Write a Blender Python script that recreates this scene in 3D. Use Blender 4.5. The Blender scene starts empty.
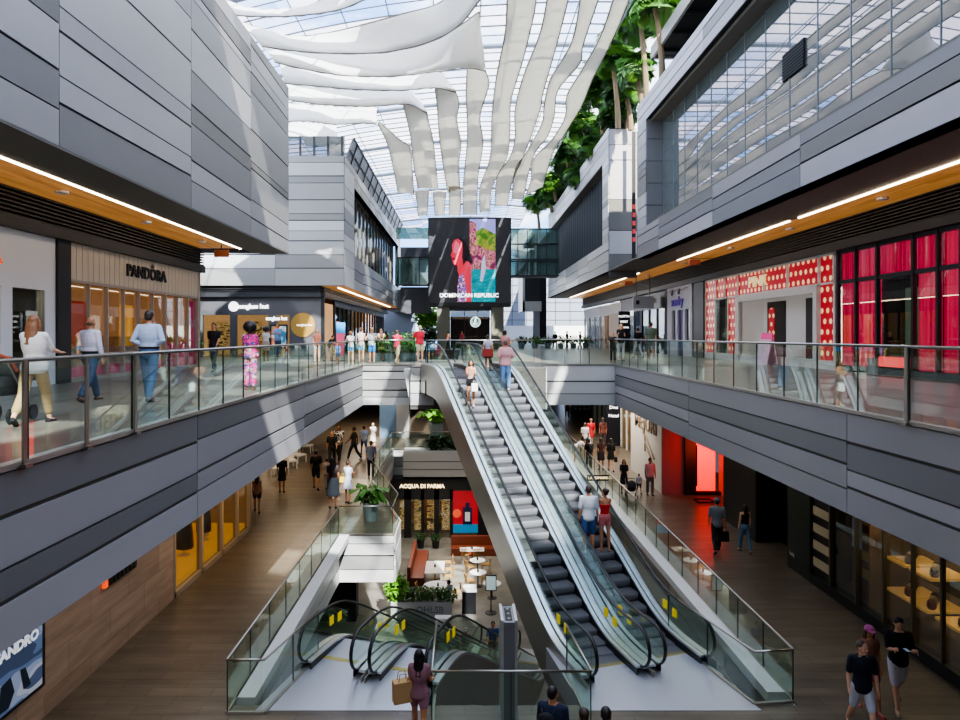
import bpy, math, random
from mathutils import Vector, Matrix
random.seed(7)
SC = bpy.context.scene
COL = SC.collection
F = 665.0; VX = 465.0; VY = 335.0; HC = 1.35
PI = math.pi
def R(a): return math.radians(a)
def at(x, y, Y):            # photo pixel -> point at depth Y
    return Vector(((x-VX)*Y/F, Y, HC-(y-VY)*Y/F))
def onz(x, y, z):           # photo pixel -> point on the horizontal plane z
    return at(x, y, (HC-z)*F/(y-VY))
def onx(x, y, X):
    return at(x, y, X*F/(x-VX))
# ---------------------------------------------------------------- materials
def lin(c):
    c = c/255.0
    return c/12.92 if c <= .04045 else ((c+.055)/1.055)**2.4
def rgb(h):
    if isinstance(h, str):
        h = h.lstrip('#'); h = (int(h[0:2],16), int(h[2:4],16), int(h[4:6],16))
    return (lin(h[0]), lin(h[1]), lin(h[2]), 1)
MATS = {}
def mat(name, col='808080', rough=.6, metal=0, emis=0, ecol=None, var=0, vscale=3, spec=.5, trans=0, bump=0, bscale=30):
    if name in MATS: return MATS[name]
    m = bpy.data.materials.new(name); m.use_nodes = True; MATS[name] = m
    nt = m.node_tree; b = nt.nodes['Principled BSDF']
    c = rgb(col)
    b.inputs['Base Color'].default_value = c
    b.inputs['Roughness'].default_value = rough
    b.inputs['Metallic'].default_value = metal
    b.inputs['Specular IOR Level'].default_value = spec
    if emis:
        b.inputs['Emission Color'].default_value = rgb(ecol or col)
        b.inputs['Emission Strength'].default_value = emis*(.5 if emis < 5 else 1)
    if var:
        tc = nt.nodes.new('ShaderNodeTexCoord'); n = nt.nodes.new('ShaderNodeTexNoise')
        n.inputs['Scale'].default_value = vscale; n.inputs['Detail'].default_value = 4
        r = nt.nodes.new('ShaderNodeMapRange'); r.inputs['To Min'].default_value = 1-var; r.inputs['To Max'].default_value = 1+var
        mx = nt.nodes.new('ShaderNodeVectorMath'); mx.operation = 'SCALE'
        mx.inputs[0].default_value = c[:3]
        nt.links.new(tc.outputs['Object'], n.inputs['Vector']); nt.links.new(n.outputs['Fac'], r.inputs['Value'])
        nt.links.new(r.outputs[0], mx.inputs['Scale']); nt.links.new(mx.outputs[0], b.inputs['Base Color'])
        if emis: nt.links.new(mx.outputs[0], b.inputs['Emission Color'])
    if bump:
        tc = nt.nodes.new('ShaderNodeTexCoord'); n = nt.nodes.new('ShaderNodeTexNoise'); n.inputs['Scale'].default_value = bscale
        bp = nt.nodes.new('ShaderNodeBump'); bp.inputs['Strength'].default_value = bump; bp.inputs['Distance'].default_value = .02
        nt.links.new(tc.outputs['Object'], n.inputs['Vector']); nt.links.new(n.outputs['Fac'], bp.inputs['Height']); nt.links.new(bp.outputs[0], b.inputs['Normal'])
    return m
def glass(name, tint='d8ece4', gloss=.10, rough=.01, gcol='ffffff', dif=0, dcol='ffffff'):
    if name in MATS: return MATS[name]
    m = bpy.data.materials.new(name); m.use_nodes = True; MATS[name] = m
    nt = m.node_tree; nt.nodes.clear()
    o = nt.nodes.new('ShaderNodeOutputMaterial'); t = nt.nodes.new('ShaderNodeBsdfTransparent'); g = nt.nodes.new('ShaderNodeBsdfGlossy')
    t.inputs[0].default_value = rgb(tint); g.inputs['Color'].default_value = rgb(gcol); g.inputs['Roughness'].default_value = rough
    lw = nt.nodes.new('ShaderNodeLayerWeight'); lw.inputs['Blend'].default_value = .25
    r = nt.nodes.new('ShaderNodeMapRange'); r.inputs['To Min'].default_value = gloss; r.inputs['To Max'].default_value = min(1, gloss+.22)
    mx = nt.nodes.new('ShaderNodeMixShader')
    nt.links.new(lw.outputs['Facing'], r.inputs['Value']); nt.links.new(r.outputs[0], mx.inputs[0])
    nt.links.new(t.outputs[0], mx.inputs[1]); nt.links.new(g.outputs[0], mx.inputs[2])
    last = mx
    if dif:
        d = nt.nodes.new('ShaderNodeBsdfDiffuse'); d.inputs[0].default_value = rgb(dcol)
        m2 = nt.nodes.new('ShaderNodeMixShader'); m2.inputs[0].default_value = dif
        nt.links.new(mx.outputs[0], m2.inputs[1]); nt.links.new(d.outputs[0], m2.inputs[2]); last = m2
    nt.links.new(last.outputs[0], o.inputs[0])
    return m
def tile_mat(name, c1, c2, cm, bw, bh, rough=.35, mortar=.006, rot=0, rowoff=.5, stretch=None, var=.5, emis=0, vertical=None):
    m = bpy.data.materials.new(name); m.use_nodes = True; MATS[name] = m
    nt = m.node_tree; b = nt.nodes['Principled BSDF']
    tc = nt.nodes.new('ShaderNodeTexCoord'); mp = nt.nodes.new('ShaderNodeMapping'); mp.inputs['Rotation'].default_value[2] = rot
    nt.links.new(tc.outputs['Object'], mp.inputs['Vector'])
    src = mp.outputs[0]
    if vertical:
        sp = nt.nodes.new('ShaderNodeSeparateXYZ'); cb = nt.nodes.new('ShaderNodeCombineXYZ')
        nt.links.new(src, sp.inputs[0]); nt.links.new(sp.outputs[vertical], cb.inputs[0]); nt.links.new(sp.outputs[2], cb.inputs[1]); src = cb.outputs[0]
    br = nt.nodes.new('ShaderNodeTexBrick'); br.inputs['Scale'].default_value = 1
    br.inputs['Brick Width'].default_value = bw; br.inputs['Row Height'].default_value = bh; br.inputs['Mortar Size'].default_value = mortar
    br.inputs['Color1'].default_value = rgb(c1); br.inputs['Color2'].default_value = rgb(c2); br.inputs['Mortar'].default_value = rgb(cm)
    br.offset = rowoff
    nt.links.new(src, br.inputs['Vector'])
    n = nt.nodes.new('ShaderNodeTexNoise'); n.inputs['Scale'].default_value = 1.2; n.inputs['Detail'].default_value = 8; n.inputs['Roughness'].default_value = .65
    m2 = nt.nodes.new('ShaderNodeMapping'); m2.inputs['Scale'].default_value = stretch or (1, 1, 1)
    nt.links.new(src, m2.inputs['Vector']); nt.links.new(m2.outputs[0], n.inputs['Vector'])
    r = nt.nodes.new('ShaderNodeMapRange'); r.inputs['From Min'].default_value = .3; r.inputs['From Max'].default_value = .7
    r.inputs['To Min'].default_value = 1-var; r.inputs['To Max'].default_value = 1+var
    vm = nt.nodes.new('ShaderNodeVectorMath'); vm.operation = 'SCALE'
    nt.links.new(n.outputs['Fac'], r.inputs['Value']); nt.links.new(br.outputs['Color'], vm.inputs[0]); nt.links.new(r.outputs[0], vm.inputs['Scale'])
    nt.links.new(vm.outputs[0], b.inputs['Base Color']); b.inputs['Roughness'].default_value = rough
    if emis:
        nt.links.new(vm.outputs[0], b.inputs['Emission Color']); b.inputs['Emission Strength'].default_value = emis
    return m
def polka_mat():
    m = bpy.data.materials.new('polka'); m.use_nodes = True; MATS['polka'] = m
    nt = m.node_tree; b = nt.nodes['Principled BSDF']
    tc = nt.nodes.new('ShaderNodeTexCoord'); sp = nt.nodes.new('ShaderNodeSeparateXYZ'); nt.links.new(tc.outputs['Object'], sp.inputs[0])
    def M(op, a, bb=None, c=None):
        k = nt.nodes.new('ShaderNodeMath'); k.operation = op
        for i, v in enumerate((a, bb, c)):
            if v is None: continue
            if isinstance(v, (int, float)): k.inputs[i].default_value = v
            else: nt.links.new(v, k.inputs[i])
        return k.outputs[0]
    P = .42
    zz = M('DIVIDE', sp.outputs[2], P); row = M('FLOOR', zz); odd = M('MULTIPLY', M('FLOORED_MODULO', row, 2), .5)
    xx = M('ADD', M('DIVIDE', M('ADD', sp.outputs[0], sp.outputs[1]), P), odd)
    dx = M('SUBTRACT', M('FRACT', xx), .5); dz = M('SUBTRACT', M('FRACT', zz), .5)
    d = M('SQRT', M('ADD', M('MULTIPLY', dx, dx), M('MULTIPLY', dz, dz)))
    k = M('LESS_THAN', d, .26)
    mx = nt.nodes.new('ShaderNodeMix'); mx.data_type = 'RGBA'
    mx.inputs[6].default_value = rgb('a80a1e'); mx.inputs[7].default_value = rgb('f4cc98')
    nt.links.new(k, mx.inputs[0]); nt.links.new(mx.outputs[2], b.inputs['Base Color']); nt.links.new(mx.outputs[2], b.inputs['Emission Color'])
    b.inputs['Emission Strength'].default_value = .3; b.inputs['Roughness'].default_value = .3
    return m
def curtain_mat():
    m = bpy.data.materials.new('pink_curtain'); m.use_nodes = True; MATS['pink_curtain'] = m
    nt = m.node_tree; b = nt.nodes['Principled BSDF']
    tc = nt.nodes.new('ShaderNodeTexCoord'); mp = nt.nodes.new('ShaderNodeMapping'); mp.inputs['Scale'].default_value = (1, 6, .05)
    n = nt.nodes.new('ShaderNodeTexNoise'); n.inputs['Scale'].default_value = 1.3; n.inputs['Detail'].default_value = 3
    cr = nt.nodes.new('ShaderNodeValToRGB'); e = cr.color_ramp.elements
    e[0].position = .35; e[0].color = rgb('c00438'); e[1].position = .62; e[1].color = rgb('ff3c6e')
    nt.links.new(tc.outputs['Object'], mp.inputs[0]); nt.links.new(mp.outputs[0], n.inputs['Vector']); nt.links.new(n.outputs['Fac'], cr.inputs[0])
    nt.links.new(cr.outputs[0], b.inputs['Base Color']); nt.links.new(cr.outputs[0], b.inputs['Emission Color']); b.inputs['Emission Strength'].default_value = .38
    return m
def blotch_mat(name, cols, scale, emis=0, rough=.8, stretch=(1,1,1)):
    if name in MATS: return MATS[name]
    m = bpy.data.materials.new(name); m.use_nodes = True; MATS[name] = m
    nt = m.node_tree; b = nt.nodes['Principled BSDF']
    tc = nt.nodes.new('ShaderNodeTexCoord'); n = nt.nodes.new('ShaderNodeTexNoise'); n.inputs['Scale'].default_value = scale; n.inputs['Detail'].default_value = 2
    mp = nt.nodes.new('ShaderNodeMapping'); mp.inputs['Scale'].default_value = stretch
    cr = nt.nodes.new('ShaderNodeValToRGB'); cr.color_ramp.interpolation = 'CONSTANT'
    el = cr.color_ramp.elements
    k = len(cols)
    for i, c in enumerate(cols):
        p = 0 if i == 0 else .33+.34*i/k
        if i < 2: el[i].position = p; el[i].color = rgb(c)
        else:
            e = el.new(p); e.color = rgb(c)
    nt.links.new(tc.outputs['Object'], mp.inputs[0]); nt.links.new(mp.outputs[0], n.inputs['Vector']); nt.links.new(n.outputs['Fac'], cr.inputs[0])
    nt.links.new(cr.outputs[0], b.inputs['Base Color']); b.inputs['Roughness'].default_value = rough
    if emis:
        nt.links.new(cr.outputs[0], b.inputs['Emission Color']); b.inputs['Emission Strength'].default_value = emis*.5
    return m
# ---------------------------------------------------------------- mesh builder
class MB:
    def __init__(s): s.v = []; s.f = []; s.m = []
    def add(s, vs, fs, mi=0):
        o = len(s.v); s.v += [Vector(p) for p in vs]; s.f += [tuple(i+o for i in f) for f in fs]; s.m += [mi]*len(fs)
    def box(s, x0, x1, y0, y1, z0, z1, mi=0):
        if x0 > x1: x0, x1 = x1, x0
        if y0 > y1: y0, y1 = y1, y0
        if z0 > z1: z0, z1 = z1, z0
        s.add([(x0,y0,z0),(x1,y0,z0),(x1,y1,z0),(x0,y1,z0),(x0,y0,z1),(x1,y0,z1),(x1,y1,z1),(x0,y1,z1)],
              [(0,3,2,1),(4,5,6,7),(0,1,5,4),(1,2,6,5),(2,3,7,6),(3,0,4,7)], mi)
    def hexa(s, p, mi=0):   # 8 points: bottom loop 0-3, top loop 4-7
        s.add(p, [(0,3,2,1),(4,5,6,7),(0,1,5,4),(1,2,6,5),(2,3,7,6),(3,0,4,7)], mi)
    def prism(s, poly, z0, z1, mi=0, side=None):
        n = len(poly)
        s.add([(p[0],p[1],z0) for p in poly]+[(p[0],p[1],z1) for p in poly],
              [tuple(range(n-1,-1,-1)), tuple(range(n,2*n))], mi)
        s.add([(p[0],p[1],z0) for p in poly]+[(p[0],p[1],z1) for p in poly],
              [(i,(i+1)%n,n+(i+1)%n,n+i) for i in range(n)], mi if side is None else side)
    def extr(s, pts, d, mi=0):      # polygon (3-D points) extruded by the vector d
        n = len(pts); d = Vector(d); P = [Vector(p) for p in pts]
        s.add(P+[p+d for p in P], [tuple(range(n-1,-1,-1)), tuple(range(n,2*n))]+[(i,(i+1)%n,n+(i+1)%n,n+i) for i in range(n)], mi)
    def tube(s, pts, rad, seg=8, mi=0, cap=True, ell=None):
        P = [Vector(p) for p in pts]; n = len(P)
        if not hasattr(rad, '__len__'): rad = [rad]*n
        up = None; rings = []
        for i in range(n):
            t = (P[min(i+1,n-1)]-P[max(i-1,0)])
            if t.length < 1e-9: t = Vector((0,0,1))
            t.normalize()
            if up is None:
                up = Vector((0,0,1)) if abs(t.z) < .9 else Vector((0,1,0))
            a = t.cross(up)
            if a.length < 1e-6: a = t.cross(Vector((1,0,0)))
            a.normalize(); b = a.cross(t).normalized(); up = b
            r = rad[i]; rx, ry = r if hasattr(r, '__len__') else (r, r)
            rings.append([P[i]+a*rx*math.cos(2*PI*k/seg)+b*ry*math.sin(2*PI*k/seg) for k in range(seg)])
        vs = [p for r in rings for p in r]; fs = []
        for i in range(n-1):
            for k in range(seg):
                fs.append((i*seg+k, i*seg+(k+1)%seg, (i+1)*seg+(k+1)%seg, (i+1)*seg+k))
        if cap: fs += [tuple(range(seg-1,-1,-1)), tuple((n-1)*seg+k for k in range(seg))]
        s.add(vs, fs, mi)
    def rings(s, R_, seg=14, mi=0):   # list of (center, rx, ry, ax, ay) elliptical rings
        vs = []; n = len(R_)
        for c, rx, ry, ax, ay in R_:
            vs += [c+ax*rx*math.cos(2*PI*k/seg)+ay*ry*math.sin(2*PI*k/seg) for k in range(seg)]
        fs = [(i*seg+k, i*seg+(k+1)%seg, (i+1)*seg+(k+1)%seg, (i+1)*seg+k) for i in range(n-1) for k in range(seg)]
        fs += [tuple(range(seg-1,-1,-1)), tuple((n-1)*seg+k for k in range(seg))]
        s.add(vs, fs, mi)
    def ell(s, c, r, seg=14, rg=9, mi=0, M=None):
        c = Vector(c); vs = []; fs = []
        if not hasattr(r, '__len__'): r = (r, r, r)
        for i in range(1, rg):
            th = PI*i/rg
            for k in range(seg):
                p = Vector((r[0]*math.sin(th)*math.cos(2*PI*k/seg), r[1]*math.sin(th)*math.sin(2*PI*k/seg), r[2]*math.cos(th)))
                vs.append(c+(M @ p if M else p))
        top = len(vs); a = Vector((0,0,r[2])); vs.append(c+(M @ a if M else a)); vs.append(c-(M @ a if M else a))
        for i in range(rg-2):
            for k in range(seg):
                fs.append((i*seg+k, (i+1)*seg+k, (i+1)*seg+(k+1)%seg, i*seg+(k+1)%seg))
        for k in range(seg):
            fs.append((top, k, (k+1)%seg)); fs.append((top+1, (rg-2)*seg+(k+1)%seg, (rg-2)*seg+k))
        s.add(vs, fs, mi)
    def lathe(s, prof, c=(0,0,0), seg=20, mi=0):
        c = Vector(c); n = len(prof)
        vs = [c+Vector((r*math.cos(2*PI*k/seg), r*math.sin(2*PI*k/seg), z)) for r, z in prof for k in range(seg)]
        fs = [(i*seg+k, i*seg+(k+1)%seg, (i+1)*seg+(k+1)%seg, (i+1)*seg+k) for i in range(n-1) for k in range(seg)]
        fs += [tuple(range(seg-1,-1,-1)), tuple((n-1)*seg+k for k in range(seg))]
        s.add(vs, fs, mi)
    def xf(s, M):
        s.v = [M @ p for p in s.v]; return s
    def build(s, name, mats, parent=None, smooth=False, world=True, origin=None):
        if not isinstance(mats, (list, tuple)): mats = [mats]
        me = bpy.data.meshes.new(name)
        off = Vector((0,0,0))
        if parent is not None:
            if world: off = Vector(parent.location) if parent.parent is None else Vector(parent.location)+Vector(parent.parent.location)
        elif origin is not None: off = Vector(origin)
        elif s.v:
            lo = [min(p[i] for p in s.v) for i in range(3)]; hi = [max(p[i] for p in s.v) for i in range(3)]
            off = Vector(((lo[0]+hi[0])/2, (lo[1]+hi[1])/2, lo[2]))
        me.from_pydata([tuple(p-off) for p in s.v], [], s.f)
        for m in mats: me.materials.append(m)
        me.polygons.foreach_set('material_index', s.m)
        if smooth: me.polygons.foreach_set('use_smooth', [True]*len(s.f))
        me.update()
        o = bpy.data.objects.new(name, me); COL.objects.link(o)
        if parent is not None: o.parent = parent
        else: o.location = off
        return o
def bevel(o, w=.01, seg=2):
    b = o.modifiers.new('bevel', 'BEVEL'); b.width = w; b.segments = seg; b.limit_method = 'ANGLE'; b.angle_limit = R(40)
    return o
def tag(o, label=None, cat=None, group=None, kind=None):
    if label: o['label'] = label
    if cat: o['category'] = cat
    if group: o['group'] = group
    if kind: o['kind'] = kind
    return o
def thing(name, label, cat, loc=(0,0,0), rz=0, group=None):
    o = bpy.data.objects.new(name, None); COL.objects.link(o); o.location = loc; o.rotation_euler = (0,0,rz); o.empty_display_size = .2
    return tag(o, label, cat, group)
def struct(o, label=None):
    o['kind'] = 'structure'
    if label: o['label'] = label; o['category'] = 'building shell'
    return o
def dup(root, loc, rz=None, label=None, group=None):
    r = root.copy(); COL.objects.link(r); r.location = loc
    if rz is not None: r.rotation_euler = (0,0,rz)
    if label: r['label'] = label
    if group: r['group'] = group
    for ch in list(root.children):
        c = ch.copy(); COL.objects.link(c); c.parent = r
        for g in ch.children:
            d = g.copy(); COL.objects.link(d); d.parent = c
    return r
def text_mesh(txt, size, ext=.01, bold=0, sx=1, align='CENTER'):
    cu = bpy.data.curves.new('t', 'FONT'); cu.body = txt; cu.size = size; cu.extrude = ext; cu.offset = bold
    cu.align_x = align; cu.align_y = 'CENTER'; cu.resolution_u = 3
    o = bpy.data.objects.new('t', cu); COL.objects.link(o); bpy.context.view_layer.update()
    me = bpy.data.meshes.new_from_object(o.evaluated_get(bpy.context.evaluated_depsgraph_get()))
    bpy.data.objects.remove(o); bpy.data.curves.remove(cu)
    if sx != 1:
        for v in me.vertices: v.co.x *= sx
    return me
def text(name, txt, size, loc, facing, m, parent=None, ext=.01, bold=0, sx=1, label=None):
    """facing: '-y' read looking along +Y; '+x' on a left wall (faces +X); '-x' on a right wall; 'up'"""
    me = text_mesh(txt, size, ext, bold, sx); me.name = name; me.materials.clear(); me.materials.append(m)
    for p in me.polygons: p.material_index = 0
    o = bpy.data.objects.new(name, me); COL.objects.link(o)
    o.rotation_euler = {'-y': (R(90),0,0), '+x': (R(90),0,R(90)), '-x': (R(90),0,R(-90))}[facing]
    loc = Vector(loc)
    if parent is not None: o.parent = parent; loc -= Vector(parent.location)
    o.location = loc
    if label: o['label'] = label
    return o
def interp(pts, n):
    """Catmull-Rom through 2-D/3-D points, n samples"""
    P = [Vector(p) for p in pts]; out = []; k = len(P)-1
    for i in range(n):
        t = i*k/(n-1); j = min(int(t), k-1); u = t-j
        p0, p1, p2, p3 = P[max(j-1,0)], P[j], P[j+1], P[min(j+2,k)]
        out.append(.5*((2*p1)+(p2-p0)*u+(2*p0-5*p1+4*p2-p3)*u*u+(3*p1-p0-3*p2+p3)*u**3))
    return out
# palette
c_tone = [mat('zinc_%d'%i, c, .42, .25, var=.05, vscale=.6) for i, c in enumerate(['8b8986','797774','979592','6a6862','a2a09c'])]
c_tone_l = [mat('zinc_pale_%d'%i, c, .45, .1, var=.04, vscale=.6) for i, c in enumerate(['b0b0ac','a09f9b','bdbdb9','908f8b','c8c8c4'])]
c_back = mat('joint_dark', '1c1d20', .8)
black = mat('black_metal', '17181a', .45)
black_m = mat('black_matte', '0e0f10', .8)
louver_m = mat('louver_dark', '2b2d2f', .5)
grey_soff = mat('soffit_grey', '6b6860', .8)
wood_soff = tile_mat('wood_soffit', 'b07a42', '9a6836', '6d4a28', 2.4, .14, .5, .004, rot=PI/2, stretch=(.3,4,1), var=.25, emis=.32)  # emission stands in for lamp light falling on the wood
white_p = mat('white_paint', 'e4e5e6', .6)
offw = mat('off_white', 'cfcfcd', .6)
conc = mat('concrete', '77736c', .85, var=.12)
led = mat('led_strip', 'fff0d8', .5, emis=5, ecol='ffe9cc')
steel = mat('brushed_steel', 'a8a49c', .3, 1)
steel_d = mat('stainless_dark', 'a09a90', .3, .55, var=.12, vscale=.8)
steel_l = mat('deck_steel', 'd4d5d8', .3, .85)
rubber = mat('rubber_black', '121214', .35)
g_bal = glass('balustrade_glass', 'f4faf7', .04, .01, 'f0fff8')
g_edge = mat('glass_edge', '1f2e2a', .3)
g_esc = glass('escalator_glass', 'f3f9f6', .045, .01, 'f0fff8')
g_shop = glass('shop_glass', 'dfe6e4', .07, .01)
g_mirror = glass('facade_glass', '8fa5a0', .42, .012, 'f0e6ee', dif=.38, dcol='7d8a88')
floor_up = tile_mat('stone_upper', '74726a', '67655d', '4c4a44', 1.2, .6, .28, .006, var=.18)
floor_low = tile_mat('stone_lower', '675d4f', '5a5144', '40382d', 1.3, .33, .3, .006, var=.35, stretch=(.35,2.4,1))
floor_plate = mat('landing_plate', 'b9bac0', .35, .5)
travert = tile_mat('travertine', 'b39c8a', 'a38c7b', '8a7565', 1.6, .7, .6, .008, var=.22, stretch=(.6,5,1), vertical=1)
# ---------------------------------------------------------------- camera, sun, sky
cam = bpy.data.cameras.new('camera'); co = bpy.data.objects.new('camera', cam); COL.objects.link(co)
cam.sensor_width = 36; cam.lens = 36*F/960; cam.shift_x = 15/960; cam.shift_y = -25/960
co.location = (0,0,HC); co.rotation_euler = (R(90),0,0); cam.clip_end = 600; SC.camera = co
sd = Vector((-.36, 1, -1)).normalized()
sun = bpy.data.lights.new('sun', 'SUN'); sun.energy = 11.0; sun.angle = R(.6); sun.color = (1,.93,.80)
so = bpy.data.objects.new('sun', sun); COL.objects.link(so); so.rotation_euler = sd.to_track_quat('-Z','Y').to_euler(); so.location = (20,-30,40)
w = bpy.data.worlds.new('sky'); SC.world = w; w.use_nodes = True; nt = w.node_tree; nt.nodes.clear()
wo = nt.nodes.new('ShaderNodeOutputWorld'); bg = nt.nodes.new('ShaderNodeBackground'); bg.inputs[1].default_value = 2.6
tc = nt.nodes.new('ShaderNodeTexCoord'); mp = nt.nodes.new('ShaderNodeMapping'); mp.inputs['Scale'].default_value = (1,1,2.2)
nz = nt.nodes.new('ShaderNodeTexNoise'); nz.inputs['Scale'].default_value = 2.6; nz.inputs['Detail'].default_value = 6; nz.inputs['Roughness'].default_value = .6
cr = nt.nodes.new('ShaderNodeValToRGB'); cr.color_ramp.elements[0].position = .44; cr.color_ramp.elements[0].color = rgb('7fa6da'); cr.color_ramp.elements[1].position = .60; cr.color_ramp.elements[1].color = rgb('fff9f0')
nt.links.new(tc.outputs['Generated'], mp.inputs[0]); nt.links.new(mp.outputs[0], nz.inputs['Vector']); nt.links.new(nz.outputs['Fac'], cr.inputs[0])
nt.links.new(cr.outputs[0], bg.inputs[0]); nt.links.new(bg.outputs[0], wo.inputs[0])
SC.view_settings.view_transform = 'AgX'
SC.view_settings.look = 'AgX - Medium High Contrast'
SC.view_settings.exposure = 1.1
try:
    SC.cycles.use_denoising = True; SC.cycles.max_bounces = 8; SC.cycles.transparent_max_bounces = 24
    SC.cycles.diffuse_bounces = 4; SC.cycles.glossy_bounces = 4; SC.cycles.sample_clamp_indirect = 4
except Exception: pass
def area(loc, rot, sx, sy, e, col=(1,1,1)):
    l = bpy.data.lights.new('area', 'AREA'); l.shape = 'RECTANGLE'; l.size = sx; l.size_y = sy; l.energy = e; l.color = col
    o = bpy.data.objects.new('fill_light', l); COL.objects.link(o); o.location = loc; o.rotation_euler = rot  # added fill lamp, no fitting modelled there
    return o
# ---------------------------------------------------------------- floors and slabs
Z1, Z0 = -6.0, -11.8
XL, XR, YF = -4.65, 6.8, 30.0
def slab(name, poly, z0, z1, mats): 
    b = MB(); b.prism(poly, z0, z1, 0, 1); return struct(b.build(name, mats, origin=(0,0,0)))
under = mat('slab_soffit', '55524c', .9)
def slab3(name, poly, zt, thick, top):
    b = MB(); n = len(poly)
    b.prism(poly, zt-thick, zt-.06, 1); b.prism(poly, zt-.06, zt, 0)
    return struct(b.build(name, [top, under], origin=(0,0,0)))
slab3('floor', [(-17,-4),(XL+.02,-4),(XL+.02,YF),(-2.3,YF),(-2.3,28.4),(-1.0,27.2),(3.9,28.6),(3.9,YF),(XR-.02,YF),(XR-.02,-4),(15.2,-4),(15.2,100),(-17,100)][:4]+[(-2.3,28.0),(3.4,28.0),(3.4,YF),(XR-.02,YF),(XR-.02,-4),(15.2,-4),(15.2,36.5),(-17,36.5)], 0, 1.78, floor_up)
slab3('floor', [(-17,36.5),(-5.6,36.5),(-5.6,60),(-17,60)], 0, 1.78, floor_up)
slab3('floor', [(-.4,36.5),(15.2,36.5),(15.2,60),(-.4,60)], 0, 1.78, floor_up)
slab3('floor', [(-17,60),(15.2,60),(15.2,100),(-17,100)], 0, 1.78, floor_up)
XO, YN = 6.6, 13.2
low = [(-8.3,-4),(10.6,-4),(10.6,26.5),(13.5,26.5),(13.5,95),(-15,95),(-15,24.9),(-8.3,24.9)]
slab3('floor', [(-8.3,-4),(13.5,-4),(13.5,YN),(-8.3,YN)], Z1, 1.7, floor_low)
slab3('floor', [(-15,YN),(XL,YN),(XL,24.4),(-2.6,24.4),(-2.6,26.5),(XL,33.5),(XL,43),(-15,43)], Z1, 1.7, floor_low)
slab3('floor', [(XO,YN),(13.5,YN),(13.5,43),(XO,43)], Z1, 1.7, floor_low)
slab3('floor', [(-15,43),(13.5,43),(13.5,95),(-15,95)], Z1, 1.7, floor_low)
# landing plates projecting into the opening
b = MB(); b.prism([(-4.1,13.0),(-3.3,16.2),(-.9,15.5),(-.75,13.2),(-.75,13.0)], Z1-.5, Z1+.012)
struct(b.build('floor', floor_plate, origin=(0,0,0)))
b = MB(); b.prism([(2.35,13.0),(5.8,13.0),(5.0,16.4),(1.9,15.6)], Z1-.5, Z1+.012)
struct(b.build('floor', floor_plate, origin=(0,0,0)))
slab3('floor', [(-12,6),(13,6),(13,48),(-12,48)], Z0, .5, tile_mat('stone_base', '7f7c72', '726f66', '57544c', 1.2, .6, .4, .006, var=.25))
# ---------------------------------------------------------------- cladding
def clad(name, O, U, N, L, rows, seam=5.0, tones=None, jit=.08, t=.05, gap=.034, thick_every=2, seed=1, thick=.35, label=None, rowt=None):
    """rows: list of z boundaries relative to O; panels on a dark backing"""
    rnd = random.Random(seed); O = Vector(O); U = Vector(U); N = Vector(N); tones = tones or c_tone
    b = MB(); Z = Vector((0,0,1)); k = len(tones)
    z0, z1 = rows[0], rows[-1]
    def pbox(u0,u1,a0,a1,d0,d1,mi, b0=None, b1=None):
        b0 = a0 if b0 is None else b0; b1 = a1 if b1 is None else b1
        P = [O+U*u0+Z*a0+N*d0, O+U*u1+Z*b0+N*d0, O+U*u1+Z*b0+N*d1, O+U*u0+Z*a0+N*d1,
             O+U*u0+Z*a1+N*d0, O+U*u1+Z*b1+N*d0, O+U*u1+Z*b1+N*d1, O+U*u0+Z*a1+N*d1]
        b.hexa(P, mi)
    pbox(0, L, z0, z1, -thick, 0, k)
    us = [0]
    while us[-1] < L-seam*.6: us.append(min(L, us[-1]+seam*rnd.uniform(.75,1.3)))
    if us[-1] < L: us[-1] = L if L-us[-1] < seam*.4 else us[-1]
    if us[-1] < L: us.append(L)
    last = None
    for i in range(len(us)-1):
        zs = [z0]+[z+rnd.uniform(-jit,jit) for z in rows[1:-1]]+[z1]
        slant = rnd.uniform(-jit, jit)
        for j in range(len(zs)-1):
            g = gap if (j+i) % thick_every else gap*2.4
            a0 = zs[j]+(g/2 if j else 0); a1 = zs[j+1]-gap/2
            s0 = slant if 0 < j else 0; s1 = slant if j+1 < len(zs)-1 else 0
            pbox(us[i]+gap/3, us[i+1]-gap/3, a0, a1, 0, t, rnd.randrange(k) if rowt is None or rnd.random() < .15 else rowt[j], a0+s0, a1+s1)
    o = b.build(name, list(tones)+[c_back], origin=tuple(O))
    return struct(o, label)
def rowz(z0, z1, n, seed=0):
    r = random.Random(seed); ws = [r.choice([.6,.9,1.2,1.5]) for _ in range(n)]; s = sum(ws); out = [z0]
    for x in ws: out.append(out[-1]+(z1-z0)*x/s)
    out[-1] = z1; return out
fz = [-1.8,-1.36,-.98,-.48,-.02]
fas = [mat('fascia_%d'%i, c, .4, .2, var=.04, vscale=.7) for i, c in enumerate(['8f8d8e','757476','9d9b9d','6a6966','a8a6a8'])]
clad('trim_1', (XL,-4,0), (0,1,0), (1,0,0), 34, fz, 8, fas, .05, seed=3, thick=.3, rowt=[4,1,2,1])
clad('trim_2', (XR,-4,0), (0,1,0), (-1,0,0), 34, fz, 7, fas, .06, seed=5, thick=.3, rowt=[0,2,1,0])
clad('trim_3', (XL,YF,0), (1,0,0), (0,-1,0), 2.35, [-1.8,-1.45,-1.15,-.65,-.3,-.02], 3, c_tone_l, .0, seed=8)
clad('trim_4', (3.4,YF,0), (1,0,0), (0,-1,0), XR-3.4, [-1.8,-1.3,-.75,-.02], 2.6, c_tone_l, .0, seed=9)
clad('trim_5', (-2.3,28.0,0), (1,0,0), (0,-1,0), 1.0, [-1.6,-1.1,-.6,-.02], 2, c_tone_l, .0, seed=2)
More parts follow.
